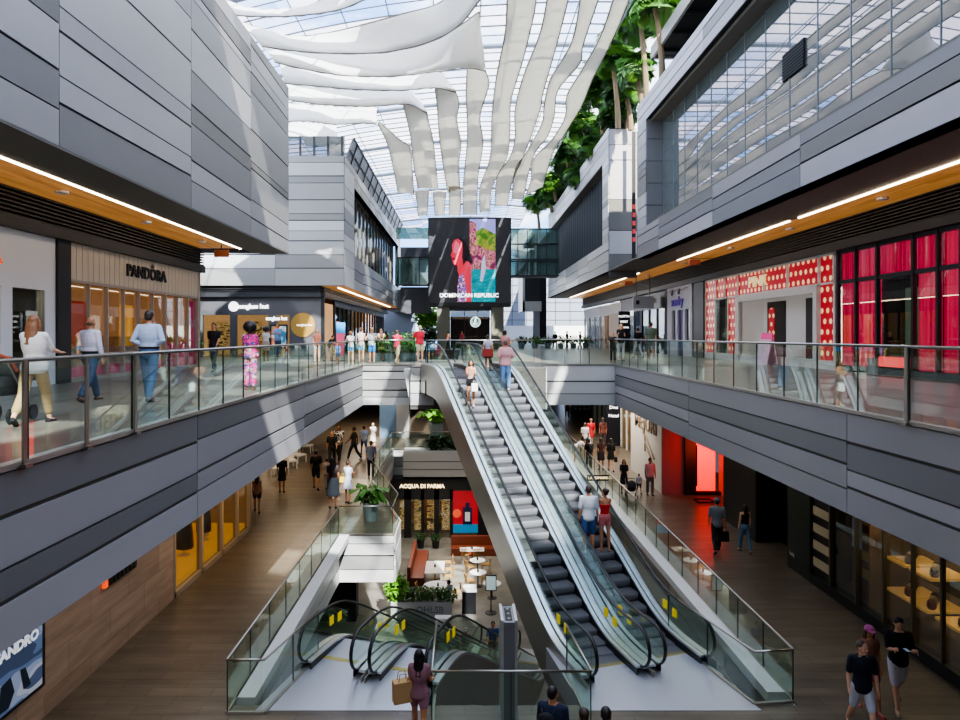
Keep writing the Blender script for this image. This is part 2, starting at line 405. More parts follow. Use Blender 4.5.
clad('trim_6', (3.4,28.0,0), (0,1,0), (1,0,0), 2.0, [-1.78,-1.1,-.6,-.02], 2, c_tone_l, .0, seed=2, thick=.02)
b = MB(); b.box(XL-.12, XL+.06, -4, YF, -.02, .03); struct(b.build('trim_7', c_tone_l[4]))
b = MB(); b.box(XR-.06, XR+.12, -4, YF, -.02, .03); struct(b.build('trim_8', c_tone_l[4]))
b = MB(); b.box(XL, -2.3, YF-.06, YF+.1, -.02, .03); b.box(3.4, XR, YF-.06, YF+.1, -.02, .03); struct(b.build('trim_9', c_tone_l[4]))
# edges of the opening in the walkway below
z1r = [Z1-1.7, Z1-1.15, Z1-.6, Z1-.01]
clad('trim_10', (XL,YN,0), (0,1,0), (1,0,0), 24.4-YN, z1r, 4, c_tone_l, .0, seed=4)
clad('trim_11', (XL,24.4,0), (1,0,0), (0,-1,0), 2.05, [Z1-1.7,Z1-1.25,Z1-.75,Z1-.3,Z1-.01], 3, c_tone_l, .0, seed=6)
dv = Vector((XL+2.6, 7.0, 0)); dl = dv.length; dv.normalize()
clad('trim_12', (-2.6,26.5,0), tuple(dv), (dv.y,-dv.x,0), dl, z1r, 4, c_tone_l, .0, seed=7)
clad('trim_13', (-2.6,24.4,0), (0,1,0), (1,0,0), 2.1, z1r, 4, c_tone_l, .0, seed=7)
clad('trim_14', (XL,33.5,0), (0,1,0), (1,0,0), 9.5, z1r, 4, c_tone_l, .0, seed=11)
clad('trim_15', (XL,43,0), (1,0,0), (0,-1,0), 11.3, z1r, 3, c_tone_l, .0, seed=12)
clad('trim_16', (XO,YN,0), (0,1,0), (-1,0,0), 30, z1r, 4, c_tone_l, .0, seed=13)
b = MB(); b.box(-4.3, 6.4, 13.1, YN+.03, Z1-1.7, Z1-.02); struct(b.build('trim_17', steel_d))
b = MB(); b.box(XL+.02, XL+.42, 13.4, 24.38, Z1-.16, Z1+.05); struct(b.build('trim_26', c_tone_l[4]))
b = MB(); b.box(XO-.42, XO-.05, 13.6, 42.9, Z1-.16, Z1+.05); struct(b.build('trim_27', c_tone_l[4]))
# ---------------------------------------------------------------- big clad blocks
XB = -8.0
clad('wall_left', (XB,-6,0), (0,1,0), (1,0,0), 36, [5.05]+rowz(5.75,12.5,9,4), 6.2, c_tone, .14, seed=21, thick=.4)
clad('wall_left', (XB,30,0), (-1,0,0), (0,1,0), 5, rowz(5.05,12.5,8,4), 5, c_tone, .1, seed=22, thick=.4)
b = MB(); b.box(-17, XB-.4, -6, 30, 12.2, 12.5, 0); b.box(XB-1.2, XB+.05,-6,30,5.0,5.06,1); struct(b.build('ceiling', [conc, grey_soff]))
# left soffit over the walkway
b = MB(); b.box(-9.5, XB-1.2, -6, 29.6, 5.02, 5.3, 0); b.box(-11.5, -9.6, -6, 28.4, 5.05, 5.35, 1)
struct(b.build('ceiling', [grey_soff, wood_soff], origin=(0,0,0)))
def lightline(x0,y0,x1,y1,z,label,wd=.035):
    d = Vector((x1-x0,y1-y0,0)).normalized(); n = Vector((-d.y,d.x,0))*wd; b = MB()
    a = Vector((x0,y0,z)); c = Vector((x1,y1,z)); q = Vector((0,0,.05))
    b.hexa([a-n,c-n,c+n,a+n,a-n+q,c-n+q,c+n+q,a+n+q]); return tag(b.build('light_strip', led), label, 'light')
lightline(-9.55,2,-9.55,28.3,4.99,'long glowing white light line along the wooden soffit above the white and beige shop fronts')
def louver(name, O, U, N, L, z0, z1, n, parent=None):
    O = Vector(O); U = Vector(U); N = Vector(N); Z = Vector((0,0,1)); b = MB()
    def pb(u0,u1,a0,a1,d0,d1,mi): b.hexa([O+U*u0+Z*a0+N*d0,O+U*u1+Z*a0+N*d0,O+U*u1+Z*a0+N*d1,O+U*u0+Z*a0+N*d1,O+U*u0+Z*a1+N*d0,O+U*u1+Z*a1+N*d0,O+U*u1+Z*a1+N*d1,O+U*u0+Z*a1+N*d1],mi)
    pb(0,L,z0,z1,-.3,0,1)
    pb(0,L,z0,z0+.28,0,.22,0)
    h = (z1-z0-.3)/n
    for i in range(n): pb(0,L,z0+.3+i*h,z0+.3+i*h+h*.4,0,.16,0)
    return struct(b.build(name, [louver_m, black_m], origin=tuple(O)))
XS = -11.3
louver('trim_18', (XS,-6,0), (0,1,0), (1,0,0), 34.4, 4.0, 5.05, 7)
# wall above/behind left shops
b = MB(); b.box(-17,-16.8,-6,41,0,5.3); b.box(-16.8,XS,28.2,28.4,0,5.05); struct(b.build('wall_left', mat('inner_dark','3a3632',.9)))
# ---------------- building beyond (left, with pale face to the camera)
YB = 41.0; XB2 = -7.45
clad('wall_back', (-17,YB,0), (1,0,0), (0,-1,0), 17+XB2, rowz(4.4,12.4,11,9), 7, c_tone_l, .0, seed=31)
clad('wall_left', (XB2,YB,0), (0,1,0), (1,0,0), 3.5, rowz(4.4,12.4,9,9), 4, c_tone_l, .1, seed=33)
clad('wall_left', (XB2,YB+3.5,0), (0,1,0), (1,0,0), 31.5, [4.4,5.1,5.8,6.6], 4, c_tone, .1, seed=34)
clad('wall_left', (XB2,YB+3.5,0), (0,1,0), (1,0,0), 31.5, [11.2,11.8,12.4], 2.2, c_tone, .0, seed=35)
clad('wall_left', (XB2,YB+33,0), (0,1,0), (1,0,0), 2, rowz(6.6,11.2,4,9), 4, c_tone, .0, seed=36)
b = MB(); b.box(XB2-.9,XB2-.6,YB+3.5,YB+35,6.4,11.4,0)
for i in range(16): b.box(XB2-.6,XB2-.5,YB+4+i*1.9,YB+4.12+i*1.9,6.6,11.2,1)
b.box(XB2-.6,XB2,YB+3.3,YB+3.6,6.6,11.2,1); b.box(XB2-.9,XB2,YB+3.5,YB+33,6.4,6.6,1); b.box(XB2-.9,XB2,YB+3.5,YB+33,11.2,11.4,1)
struct(b.build('window_1', [mat('dark_glazing','2a2c2e',.15), grey_soff]))
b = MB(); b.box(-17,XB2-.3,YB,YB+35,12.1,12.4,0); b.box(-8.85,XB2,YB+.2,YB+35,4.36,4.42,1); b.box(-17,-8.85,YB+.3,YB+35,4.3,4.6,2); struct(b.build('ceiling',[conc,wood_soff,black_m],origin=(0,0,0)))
lightline(-8.0,YB+1,-8.0,YB+30,4.3,'thin light line under the soffit of the pale building past the sunglasses shop')
louver('trim_19', (-17,YB+.25,0), (1,0,0), (0,-1,0), 8.1, 3.7, 4.4, 4)
louver('trim_20', (-8.9,YB+.25,0), (0,1,0), (1,0,0), 34, 3.7, 4.4, 4)
# clerestory on the pale building
b = MB(); b.box(-16,-12.6,YB+1.5,YB+1.7,12.4,14.8,0); b.box(-12.6,-7.8,YB+2,YB+2.2,12.4,14.2,1); 
for i in range(6): b.box(-12.5+i*.9,-12.4+i*.9,YB+1.9,YB+2.0,12.4,14.2,0)
struct(b.build('window_2', [mat('dark_metal_panel','4a4c50',.6), g_mirror]))
# gridded eave panels climbing over the pale building
b = MB()
for i in range(13):
    y = YB+1.5+i*2.6; b.hexa([(XB2-.3,y,12.45),(XB2-.3,y+2.5,12.45),(XB2-.2,y+2.5,12.45),(XB2-.2,y,12.45),(XB2+.25,y,13.9),(XB2+.25,y+2.5,13.9),(XB2+.35,y+2.5,13.9),(XB2+.35,y,13.9)], 0)
    b.tube([(XB2-.1,y+1.25,12.45),(XB2+.4,y+1.25,13.9)],.05,5,1)
b.tube([(XB2+.1,YB+1.5,13.15),(XB2+.1,YB+35,13.15)],.05,5,1); b.tube([(XB2+.36,YB+1.5,13.9),(XB2+.36,YB+35,13.9)],.07,5,1)
struct(b.build('trim_21', [mat('eave_grey','8c8f92',.5),black]))
# ---------------- right building, near block
XRB = 9.9
clad('wall_right', (XRB,-6,0), (0,1,0), (-1,0,0), 44.0, [5.7,6.35,6.9,7.3], 6.5, fas, .09, seed=41, thick=.5)
clad('wall_right', (XRB,-6,0), (0,1,0), (-1,0,0), 44.0, [13.1,13.6,14.0,14.4], 7, fas, .05, seed=42, thick=.5)
clad('wall_right', (XRB,36.2,0), (0,1,0), (-1,0,0), 1.8, rowz(7.3,13.1,9,3), 3, fas, .0, seed=43, thick=.5)
b = MB(); b.box(XRB+.4,XRB+1.4,36.2,36.5,7.3,13.1,0); b.box(XRB+.2,XRB+.9,-6,36.4,12.95,13.12,0); b.box(XRB+.2,XRB+1.0,-6,36.4,7.25,7.5,0)
for z in (8.4,9.6,10.8,12.0): b.box(XRB+.02,XRB+.9,36.17,36.2,z,z+.03,1)
b.box(XRB,XRB+.9,36.18,36.3,7.3,13.1,2)
struct(b.build('trim_22',[grey_soff,c_back,c_tone[1]]))
b = MB(); b.box(XRB+.85,XRB+.95,-6,36.2,7.3,13.1,0); 
wn = struct(b.build('window_3', g_mirror))
b = MB()
y = 36.0
while y > -5: b.box(XRB+.83,XRB+.86,y,y+.03,7.3,13.1,0); y -= 1.75
for z in (9.3,11.2): b.box(XRB+.84,XRB+.86,-6,36.2,z,z+.02,0)
b.build('window_frame', mat('mullion','6c7478',.4), wn)
b = MB(); b.box(XRB+.79,XRB+.86,21.0,22.4,9.85,10.75,0)
for i in range(9): b.box(XRB+.77,XRB+.79,21.0,22.4,9.88+i*.1,9.91+i*.1,1)
tag(b.build('wall_vent',[black_m,louver_m]),'small dark square vent grille set in the large reflecting window','vent')
b = MB(); b.box(XRB+1.6,16,-6,38,6.1,14.0,0); struct(b.build('wall_right', mat('void_grey','4b5052',.9)))
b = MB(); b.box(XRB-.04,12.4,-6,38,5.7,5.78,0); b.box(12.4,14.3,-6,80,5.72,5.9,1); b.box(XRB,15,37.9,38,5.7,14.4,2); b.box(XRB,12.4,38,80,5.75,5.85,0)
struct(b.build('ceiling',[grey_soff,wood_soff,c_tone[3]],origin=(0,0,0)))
lightline(12.3,2,12.3,24.5,5.64,'long glowing light line in the wooden soffit above the pink curtained shop')
lightline(12.3,25.2,12.3,38.5,5.64,'glowing light line in the wooden soffit above the dotted shop front')
lightline(12.3,47,12.3,78,5.69,'distant light line in the soffit under the far louvred block')
# rooftop canopy with dark underside
b = MB(); b.box(10.7,17,18,37.6,17.1,17.5,0); b.box(10.55,10.7,18,37.8,17.0,17.7,1); b.box(10.6,17,37.6,37.8,17.0,17.7,1)
for i in range(9): b.box(10.7,17,19+i*2.2,19.12+i*2.2,16.95,17.1,0)
struct(b.build('roof',[black_m,c_tone[0]]))
b = MB()
for y in (24,31,37): b.box(12,12.3,y,y+.3,14.2,17.1)
b.box(12.6,17,18,37,14.2,17.1)  # unseen mass added to shade the far block's front
struct(b.build('posts_and_shade_mass',c_tone[3]))
# right building, far block R2
clad('wall_right', (XRB,45.7,0), (1,0,0), (0,-1,0), 1.9, rowz(5.3,15.5,6,3), 3, fas, .0, seed=51)
clad('wall_right', (XRB,45.7,0), (0,1,0), (-1,0,0), 33, [5.75,6.4,7.1,7.8], 6, c_tone_l, .12, seed=52)
clad('wall_right', (XRB,45.7,0), (0,1,0), (-1,0,0), 33, [13.6,14.3,15.0,15.6], 6, c_tone_l, .12, seed=53)
clad('wall_right', (XRB,45.7,0), (0,1,0), (-1,0,0), 2.0, rowz(7.8,13.6,10,3), 3, c_tone_l, .0, seed=54)
clad('wall_right', (XRB,76.5,0), (0,1,0), (-1,0,0), 2.2, rowz(7.8,13.6,5,3), 3, c_tone_l, .0, seed=55)
b = MB(); b.box(XRB+.8,XRB+.9,47.7,76.5,7.8,13.6,0)
for i in range(24): b.box(XRB+.55,XRB+.8,47.8+i*1.2,47.92+i*1.2,7.8,13.6,1)
b.box(XRB,XRB+.9,76.3,76.5,7.8,13.6,2); b.box(XRB,XRB+.9,47.7,76.5,7.7,7.82,2); b.box(XRB,XRB+.9,47.7,76.5,13.55,13.65,2)
struct(b.build('window_4',[mat('louv_back','3a3d3f',.6),mat('louv_fin','54585a',.5),grey_soff]))
b = MB(); b.box(XRB+.9,16,45.9,79,5.8,15.4,0); struct(b.build('wall_right', mat('void_grey')))
XW = 14.2
louver('trim_24', (XW,-6,0), (0,1,0), (-1,0,0), 86, 4.55, 5.75, 8)
b = MB(); b.box(18.6,18.8,-6,80,0,5.9); struct(b.build('wall_right', mat('inner_dark')))
# far end: footbridges, buildings, far floors' wall
b = MB(); b.box(-6.8,-3.6,70,72,6.6,10.6,0); b.box(-6.8,-3.6,69.9,70,3.6,6.4,0); struct(b.build('wall_back', mat('dark_metal_panel')))
gb = glass('bridge_glass','a8c4bc',.22,.02,'e8fff8',dif=.35,dcol='78908a')
b = MB(); b.box(-7.2,-3.6,69.6,69.7,6.6,9.4,0); b.box(-7.2,-3.6,69.6,69.7,11.4,12.6,0); b.box(-7.2,-3.6,69.55,69.7,6.5,6.62,1); b.box(-7.2,-3.6,69.55,69.7,9.4,9.52,1)
for i in range(4): b.box(-7.0+i*1.1,-6.92+i*1.1,69.5,69.6,6.6,9.4,1)
struct(b.build('window_5',[gb,black]))
b = MB(); b.box(4.4,9.8,69.6,69.7,7.6,12.4,0)
for i in range(6): b.box(4.5+i*1.0,4.56+i*1.0,69.5,69.6,7.6,12.4,1)
for z in (7.5,9.0,9.2,10.8,12.4): b.box(4.4,9.8,69.5,69.72,z,z+.12,1)
b.box(4.4,9.8,70,72,7.5,7.6,1); b.box(5.4,9.8,70.5,72,7.6,12.2,2)
struct(b.build('window_6',[gb,louver_m,mat('bridge_in','5a6b66',.8)]))
blue_cl = mat('blue_grey_cladding','7d8696',.5)
b = MB(); b.box(4.0,26,92,93,0,9.4,0)
for i in range(7): b.box(4.0,26,91.95,92,1.2*i+1.0,1.2*i+1.05,1)
for i in range(11): b.box(4.5+2*i,4.55+2*i,91.95,92,0,9.4,1)
struct(b.build('wall_back',[blue_cl,c_back]))
b = MB(); b.box(-14,-7.5,84,85,0,6.5,0); b.box(-7.5,-6.3,84,85,0,4.2,0); struct(b.build('wall_back',[blue_cl]))
b = MB(); b.box(9.0,9.8,80,88,0.2,12.2,0); b.box(7.2,9,80,80.3,4.6,9.2,1); b.box(6.9,7.2,79.9,86,4.2,9.4,2); b.box(6.9,9.2,79.9,80,4.2,5.4,2); struct(b.build('wall_right',[black_m,black,c_tone_l[1]]))
# white lattice wall far right
b = MB(); b.box(3.6,24,90,90.2,0,2.6,0); struct(b.build('wall_back',[mat('far_white','dfe3ea',.6)]))
b = MB(); b.prism([(-9,74),(-5.8,74),(-6.8,88),(-9,88)],4.2,6.4,0); struct(b.build('wall_left',[c_tone_l[3]]))
# outer closing shell behind everything
b = MB(); b.box(-17.2,-17,-6,100,-12.5,5,0); b.box(18.8,19,-6,100,-12.5,5,0); b.box(-17,19,-6.2,-6,-12.5,5,0)
struct(b.build('wall_back', mat('inner_dark')))
# ---------------------------------------------------------------- glass roof
rg_clear = glass('roof_glass_clear','e6f0ff',.04,.02)
rg_frit = bpy.data.materials.new('roof_glass_frit'); rg_frit.use_nodes = True
n_ = rg_frit.node_tree; n_.nodes.clear()
o_ = n_.nodes.new('ShaderNodeOutputMaterial'); t_ = n_.nodes.new('ShaderNodeBsdfTransparent'); d_ = n_.nodes.new('ShaderNodeBsdfTranslucent'); e_ = n_.nodes.new('ShaderNodeBsdfDiffuse')
t_.inputs[0].default_value = rgb('c8ccd8'); d_.inputs[0].default_value = rgb('cfcfdc'); e_.inputs[0].default_value = rgb('c4c4d0')
a_ = n_.nodes.new('ShaderNodeMixShader'); a_.inputs[0].default_value = .35; b_ = n_.nodes.new('ShaderNodeMixShader'); b_.inputs[0].default_value = .16
n_.links.new(d_.outputs[0],a_.inputs[1]); n_.links.new(e_.outputs[0],a_.inputs[2]); n_.links.new(a_.outputs[0],b_.inputs[1]); n_.links.new(t_.outputs[0],b_.inputs[2]); n_.links.new(b_.outputs[0],o_.inputs[0])
roof_bar = mat('roof_bar','5c646e',.5)
ZR = 18.2; ang = R(-14)
ux = Vector((math.cos(ang), math.sin(ang), .03)); uy = Vector((math.sin(-ang), math.cos(ang), 0)); O0 = Vector((-1, -16, ZR))
rnd = random.Random(5)
b = MB(); bb = MB()
nx, ny, PW, PH = 16, 59, 2.4, 2.3
def rp(i, j, dz=0): 
    u = (i-nx/2)*PW
    return Vector((-4+u, -34+j*PH-.25*u, ZR+.02*u+dz-.007*u*u))
rg_sunblock = mat('sun_block_panel','c8c8cc',.7)  # opaque panels added out of view to block sun
for i in range(nx):
    for j in range(ny):
        k = 1 if rnd.random() < (.62 if j % 2 == 0 else .22) else 0
        p = [rp(i,j),rp(i+1,j),rp(i+1,j+1),rp(i,j+1)]; c = (p[0]+p[2])/2
        if c.x > 8.6 and c.y > 16: continue
        if (c.y < 15 and c.x < -2.6) or (c.y < -2.5 and c.x > 1.5): k = 2  # added sun blockers: keep the left block and near fascia in shade
        b.add(p, [(0,1,2,3)], k)
struct(b.build('roof',[rg_clear,rg_frit,rg_sunblock],origin=(0,0,ZR)))
for j in range(ny+1):
    big = j % 4 == 0; h = .3 if big else .10; w2 = .08 if big else .045
    q = [rp(i,j,-h/2) for i in range(nx+1)]; q = [p for p in q if p.x < 9.6 or p.y < 16]
    if len(q) > 1: bb.tube(q, [(w2,h/2)]*len(q), 4)
    if j < ny:
        q = [rp(i,j+.5,-.04) for i in range(nx+1)]; q = [p for p in q if p.x < 9.6 or p.y < 16]
        if len(q) > 1: bb.tube(q, [(.03,.04)]*len(q), 4)
for i in range(nx+1):
    h = .1; w2 = .035
    q = [rp(i,j,-h/2) for j in range(ny+1)]; q = [p for p in q if p.x < 9.6 or p.y < 16]
    if len(q) > 1: bb.tube([q[0],q[-1]], [(w2,h/2)]*2, 4)
struct(bb.build('roof', roof_bar, origin=(0,0,ZR)))
# ---------------------------------------------------------------- fabric ribbons under the roof
fabric = mat('white_fabric','e6e5e0',.8,var=.03)
nt = fabric.node_tree; pb_ = nt.nodes['Principled BSDF']; tl = nt.nodes.new('ShaderNodeBsdfTranslucent'); tl.inputs[0].default_value = rgb('f2eee2')
mx_ = nt.nodes.new('ShaderNodeMixShader'); mx_.inputs[0].default_value = .38
nt.links.new(pb_.outputs[0],mx_.inputs[1]); nt.links.new(tl.outputs[0],mx_.inputs[2]); nt.links.new(mx_.outputs[0],nt.nodes['Material Output'].inputs[0])
seamm = mat('ribbon_edge','6f6b62',.7)
ZRB = 14.35
def ribbon(L, Rr, label, za=ZRB, zb=ZRB, n=46, seams=True, thick=.05):
    A = [onz(p.x,p.y,za) for p in interp([Vector((a[0],a[1],0)) for a in L], n)]
    B = [onz(p.x,p.y,zb) for p in interp([Vector((a[0],a[1],0)) for a in Rr], n)]
    b = MB(); K = 6
    mid = []
    for i in range(n):
        row = []
        for k in range(K+1):
            t = k/K; p = A[i].lerp(B[i], t); p = p+Vector((0,0,.10*math.sin(PI*t)+.03*math.sin(i*1.3+k)))
            row.append(p)
        mid.append(row)
    vs = [p for r in mid for p in r]
    b.add(vs, [(i*(K+1)+k,(i+1)*(K+1)+k,(i+1)*(K+1)+k+1,i*(K+1)+k+1) for i in range(n-1) for k in range(K)], 0)
    o = b.build('fabric_ribbon',[fabric],smooth=True)
    s = o.modifiers.new('solidify','SOLIDIFY'); s.thickness = thick
    tag(o, label, 'ceiling baffle', 'wavy white fabric ribbons hanging under the glass roof')
    e = MB(); e.tube([A[i]-Vector((0,0,.02)) for i in range(n)], .028, 5); e.tube([B[i]-Vector((0,0,.02)) for i in range(n)], .028, 5)
    q = e.build('edge_tube', seamm); q.parent = o; q.location = Vector(q.location)-Vector(o.location)
    return o
zt = ZRB+1.5
ribbon([(216,14),(262,16),(300,15),(340,9),(371,-4)],[(210,-6),(250,8),(280,9),(310,5),(330,-8)],'slim white fabric ribbon cut off by the top of the picture above the clad block',za=ZRB,zb=zt)
ribbon([(262,46),(300,51),(345,53),(390,51),(433,40),(462,22),(486,-10)],[(235,20),(270,31),(290,36),(330,32),(400,14),(440,2),(462,-22)],'widest sunlit white fabric ribbon, sweeping up out of the picture at the top',za=ZRB,zb=zt)
ribbon([(275,62),(310,70),(345,75),(387,76),(420,73),(447,70),(470,68),(486,71)],[(262,47),(300,52),(345,54),(390,52),(433,41),(460,25),(478,12),(479,14)],'broad smooth white fabric ribbon just below the widest one, shaded at its turned end',za=ZRB,zb=zt)
ribbon([(467,70),(466,95),(467,117),(467,143),(463,187),(463,215)],[(485,70),(489,82),(486,95),(480,117),(483,143),(478,177),(477,215)],'long wavy fabric ribbon hanging down to the middle of the big video screen')
ribbon([(284,83),(320,86),(355,89),(400,90),(425,88),(440,88),(455,92)],[(280,64),(312,71),(345,76),(387,77),(420,74),(440,72),(447,80)],'third sunlit horizontal fabric ribbon counted up from the pale clad building',za=ZRB,zb=zt)
ribbon([(435,89),(437,105),(440,143),(445,177),(448,193)],[(455,90),(459,103),(457,120),(461,143),(459,163),(460,190)],'wavy fabric ribbon above the middle of the screen, curled at its top like a hook')
ribbon([(285,99),(320,104),(366,106),(400,104),(412,105),(427,113)],[(285,84),(320,87),(355,90),(400,91),(410,91),(420,100)],'second narrow horizontal fabric ribbon above the pale clad building',za=ZRB,zb=zt)
ribbon([(403,104),(410,133),(413,160),(418,189)],[(427,112),(429,123),(433,140),(436,167),(438,189)],'wavy fabric ribbon ending above the edge of the big screen, second from the gridded eave')
ribbon([(285,121),(310,121),(333,124),(360,123),(377,124)],[(285,103),(320,105),(345,107),(366,106),(376,106)],'horizontal fabric ribbon right above the lowest one over the pale clad building',za=ZRB,zb=zt)
ribbon([(378,124),(387,143),(393,167),(398,193)],[(382,124),(400,140),(410,147),(412,167),(414,195)],'short wavy fabric ribbon closest to the gridded eave of the pale building')
ribbon([(285,136),(300,138),(320,141),(338,144)],[(285,122),(305,122),(320,123),(336,125)],'lowest horizontal fabric ribbon touching the top of the pale clad building',za=ZRB,zb=zt)
ribbon([(509,-45),(507,0),(505,33),(497,73),(492,113),(490,157),(480,187),(480,213)],[(540,-45),(536,0),(532,23),(522,63),(511,100),(510,127),(507,157),(492,187),(490,213)],'long fabric ribbon reaching the top of the picture, fourth in from the palms')
ribbon([(556,-40),(547,0),(540,33),(523,77),(515,110),(515,137),(510,157),(497,177),(495,207)],[(576,-40),(568,0),(557,43),(543,93),(540,110),(527,147),(512,183),(507,207)],'long fabric ribbon reaching the top of the picture, third in from the palms')
ribbon([(586,-40),(580,0),(575,30),(568,50),(550,80),(544,107),(542,123),(528,150),(515,170),(512,200)],[(610,-40),(598,0),(583,45),(580,63),(558,90),(554,117),(547,137),(533,157),(523,200)],'long fabric ribbon with the strongest bulge, second counting in from the palms')
ribbon([(625,-40),(613,0),(600,37),(582,70),(567,95),(565,117),(552,140),(533,160),(531,180),(525,197)],[(645,-40),(629,0),(619,25),(604,57),(592,80),(582,105),(567,130),(552,155),(543,187)],'long fabric ribbon brushing against the palm fronds')
ribbon([(415,192),(417,203),(418,216)],[(429,191),(428,203),(427,216)],'small far fabric ribbon over the corner of the big screen beside the eave')
ribbon([(433,192),(434,203),(435,216)],[(446,192),(445,203),(444,216)],'small far fabric ribbon above the dark part of the screen')
ribbon([(449,187),(449,203),(449,216)],[(461,187),(461,203),(460,216)],'small far fabric ribbon above the woman pictured on the screen')
# ---------------------------------------------------------------- palms
leafs = [mat('palm_leaf_a','3f6a26',.55,var=.35,vscale=.7),mat('palm_leaf_b','5d8a30',.5,var=.3,vscale=.7),mat('palm_leaf_c','274a20',.6,var=.3)]
trunk_m = mat('palm_trunk','7a6a52',.9,var=.2,vscale=6)
def frond_mesh(L, seed, mi):
    r = random.Random(seed); b = MB(); n = 22
    pts = [Vector((0, L*t*(1-.22*t), .55*L*t*(1-1.15*t))) for t in [i/n for i in range(n+1)]]
    b.tube(pts, [.035*(1-.8*i/n) for i in range(n+1)], 4)
    for i in range(2, n+1):
        t = i/n; l = L*.40*math.sin(PI*min(1,t*.9+.1))**.6+.16
        for s in (-1,1):
            for q in (0,.5):
                p = pts[i-1].lerp(pts[i], q); d = Vector((s*.85, .55, -.35-.25*t+r.uniform(-.15,.15))).normalized()*l
                wv = Vector((0,.055,.02))
                m_ = p+d*.5+Vector((0,0,.06)); b.add([p-wv, m_-wv*1.2, p+d, m_+wv*1.2, p+wv], [(0,1,2,3,4)])
    me = b.build('frond', leafs[mi]); return me
protos = [frond_mesh(3.0, i, i % 3) for i in range(6)]
def palm(base, h, scale, nf, label, lean=(0,0), seed=0):
    r = random.Random(seed); t = thing('palm_tree', label, 'tree', base, 0, 'palms on the roof terrace')
    top = Vector((lean[0], lean[1], h)); b = MB()
    pts = [Vector((lean[0]*k*k, lean[1]*k*k, h*k)) for k in [i/6 for i in range(7)]]
    b.tube(pts, [.2-.07*i/6 for i in range(7)], 8); b.build('trunk', trunk_m, t, world=False)
    for i in range(nf):
        o = bpy.data.objects.new('frond', protos[r.randrange(6)].data); COL.objects.link(o); o.parent = t
        o.location = top; s = scale*1.15*r.uniform(.8,1.15); o.scale = (s,s,s)
        o.rotation_euler = (R(r.uniform(-55,45)), R(r.uniform(-15,15)), i*2.4+r.uniform(-.3,.3))
    return t
def palm_px(x, y, Y, zb, scale, nf, label, seed):
    c = at(x, y, Y); palm((c.x+.4, c.y, zb), c.z-zb, scale, nf, label, (-.4,0), seed)
palm_px(640,22,40,14.5,1.15,30,'tall palm whose crown reaches the top of the picture beside the dark rooftop canopy',1)
palm_px(612,62,44,15,1.0,26,'palm with spreading fronds under the tallest one',2)
palm_px(636,72,41,14.5,.85,22,'palm leaning behind the clad roof edge below the dark canopy',3)
palm_px(598,98,50,15.4,1.1,28,'bright green palm halfway down the terrace row, fronds touching a fabric ribbon',4)
palm_px(618,112,47,15.4,.9,26,'yellowish palm just above the grey column head of the far block',5)
palm_px(583,128,55,15.4,1.05,28,'dark palm behind the roof edge of the far block',6)
palm_px(592,150,52,15.4,.8,24,'low bushy palm against the roof edge of the far block',7)
palm_px(566,160,62,15.4,1.1,28,'palm in deep shade farther down the roof terrace',8)
palm_px(578,178,58,15.4,.85,22,'low shaded palm nestled at the sloping roof edge',9)
palm_px(552,186,70,15.4,1.2,28,'farthest big palm of the terrace, above the end of the far block',10)
palm_px(536,204,78,13,1.1,24,'small distant palm just beside the top corner of the big screen',11)
palm_px(655,8,36,15,1.0,26,'palm crown tucked tightly against the dark rooftop canopy',12)
palm_px(622,40,46,15,1.1,26,'palm just beneath the crown of the tallest one, half in shade',13)
palm_px(603,78,49,15.4,1.15,28,'palm with long drooping fronds overlapping the outermost fabric ribbon',14)
palm_px(625,92,45,15.2,1.0,26,'palm standing between the yellowish palm and the one behind the clad roof edge',15)
palm_px(575,145,60,15.4,1.15,28,'palm between the dark one and the deeply shaded one',16)
palm_px(548,196,74,15.0,1.1,24,'palm near the far end of the terrace row',17)
for p in protos: bpy.data.objects.remove(p)
# bushes below the palms
leaf_m = [mat('leaf_bright','6aa32c',.5,var=.35,vscale=5),mat('leaf_dark','2c4a24',.6,var=.35,vscale=5),mat('leaf_mid','44702c',.55,var=.3,vscale=5)]
def leaf_ball(b, c, r, n, size, rnd, mi=0):
    c = Vector(c)
    for _ in range(n):
        d = Vector((rnd.gauss(0,1),rnd.gauss(0,1),rnd.gauss(0,1))).normalized()*(rnd.random()**.4)
        p = c+Vector((d.x*r[0],d.y*r[1],d.z*r[2])); q = Matrix.Rotation(rnd.uniform(0,6.28),3,'Z') @ Matrix.Rotation(rnd.uniform(-.9,.9),3,'X')
        s = size*rnd.uniform(.6,1.3)
        b.add([p+q@Vector((-s*.35,0,0)),p+q@Vector((0,-s*.2,.02)),p+q@Vector((s*.35,0,0)),p+q@Vector((0,s,-.04))],[(0,1,2,3)],mi)
b = MB(); r_ = random.Random(3)
for i in range(16): leaf_ball(b,(11.0+r_.uniform(-.4,.8),47+i*1.9,16.9+r_.uniform(-.3,.8)),(1.5,1.5,1.6),380,.6,r_,(1,1,2)[i%3])
tag(b.build('roof_terrace_shrubbery',leaf_m),'dense dark shrubbery filling the planted roof edge beneath the palms','shrubs',kind='stuff')
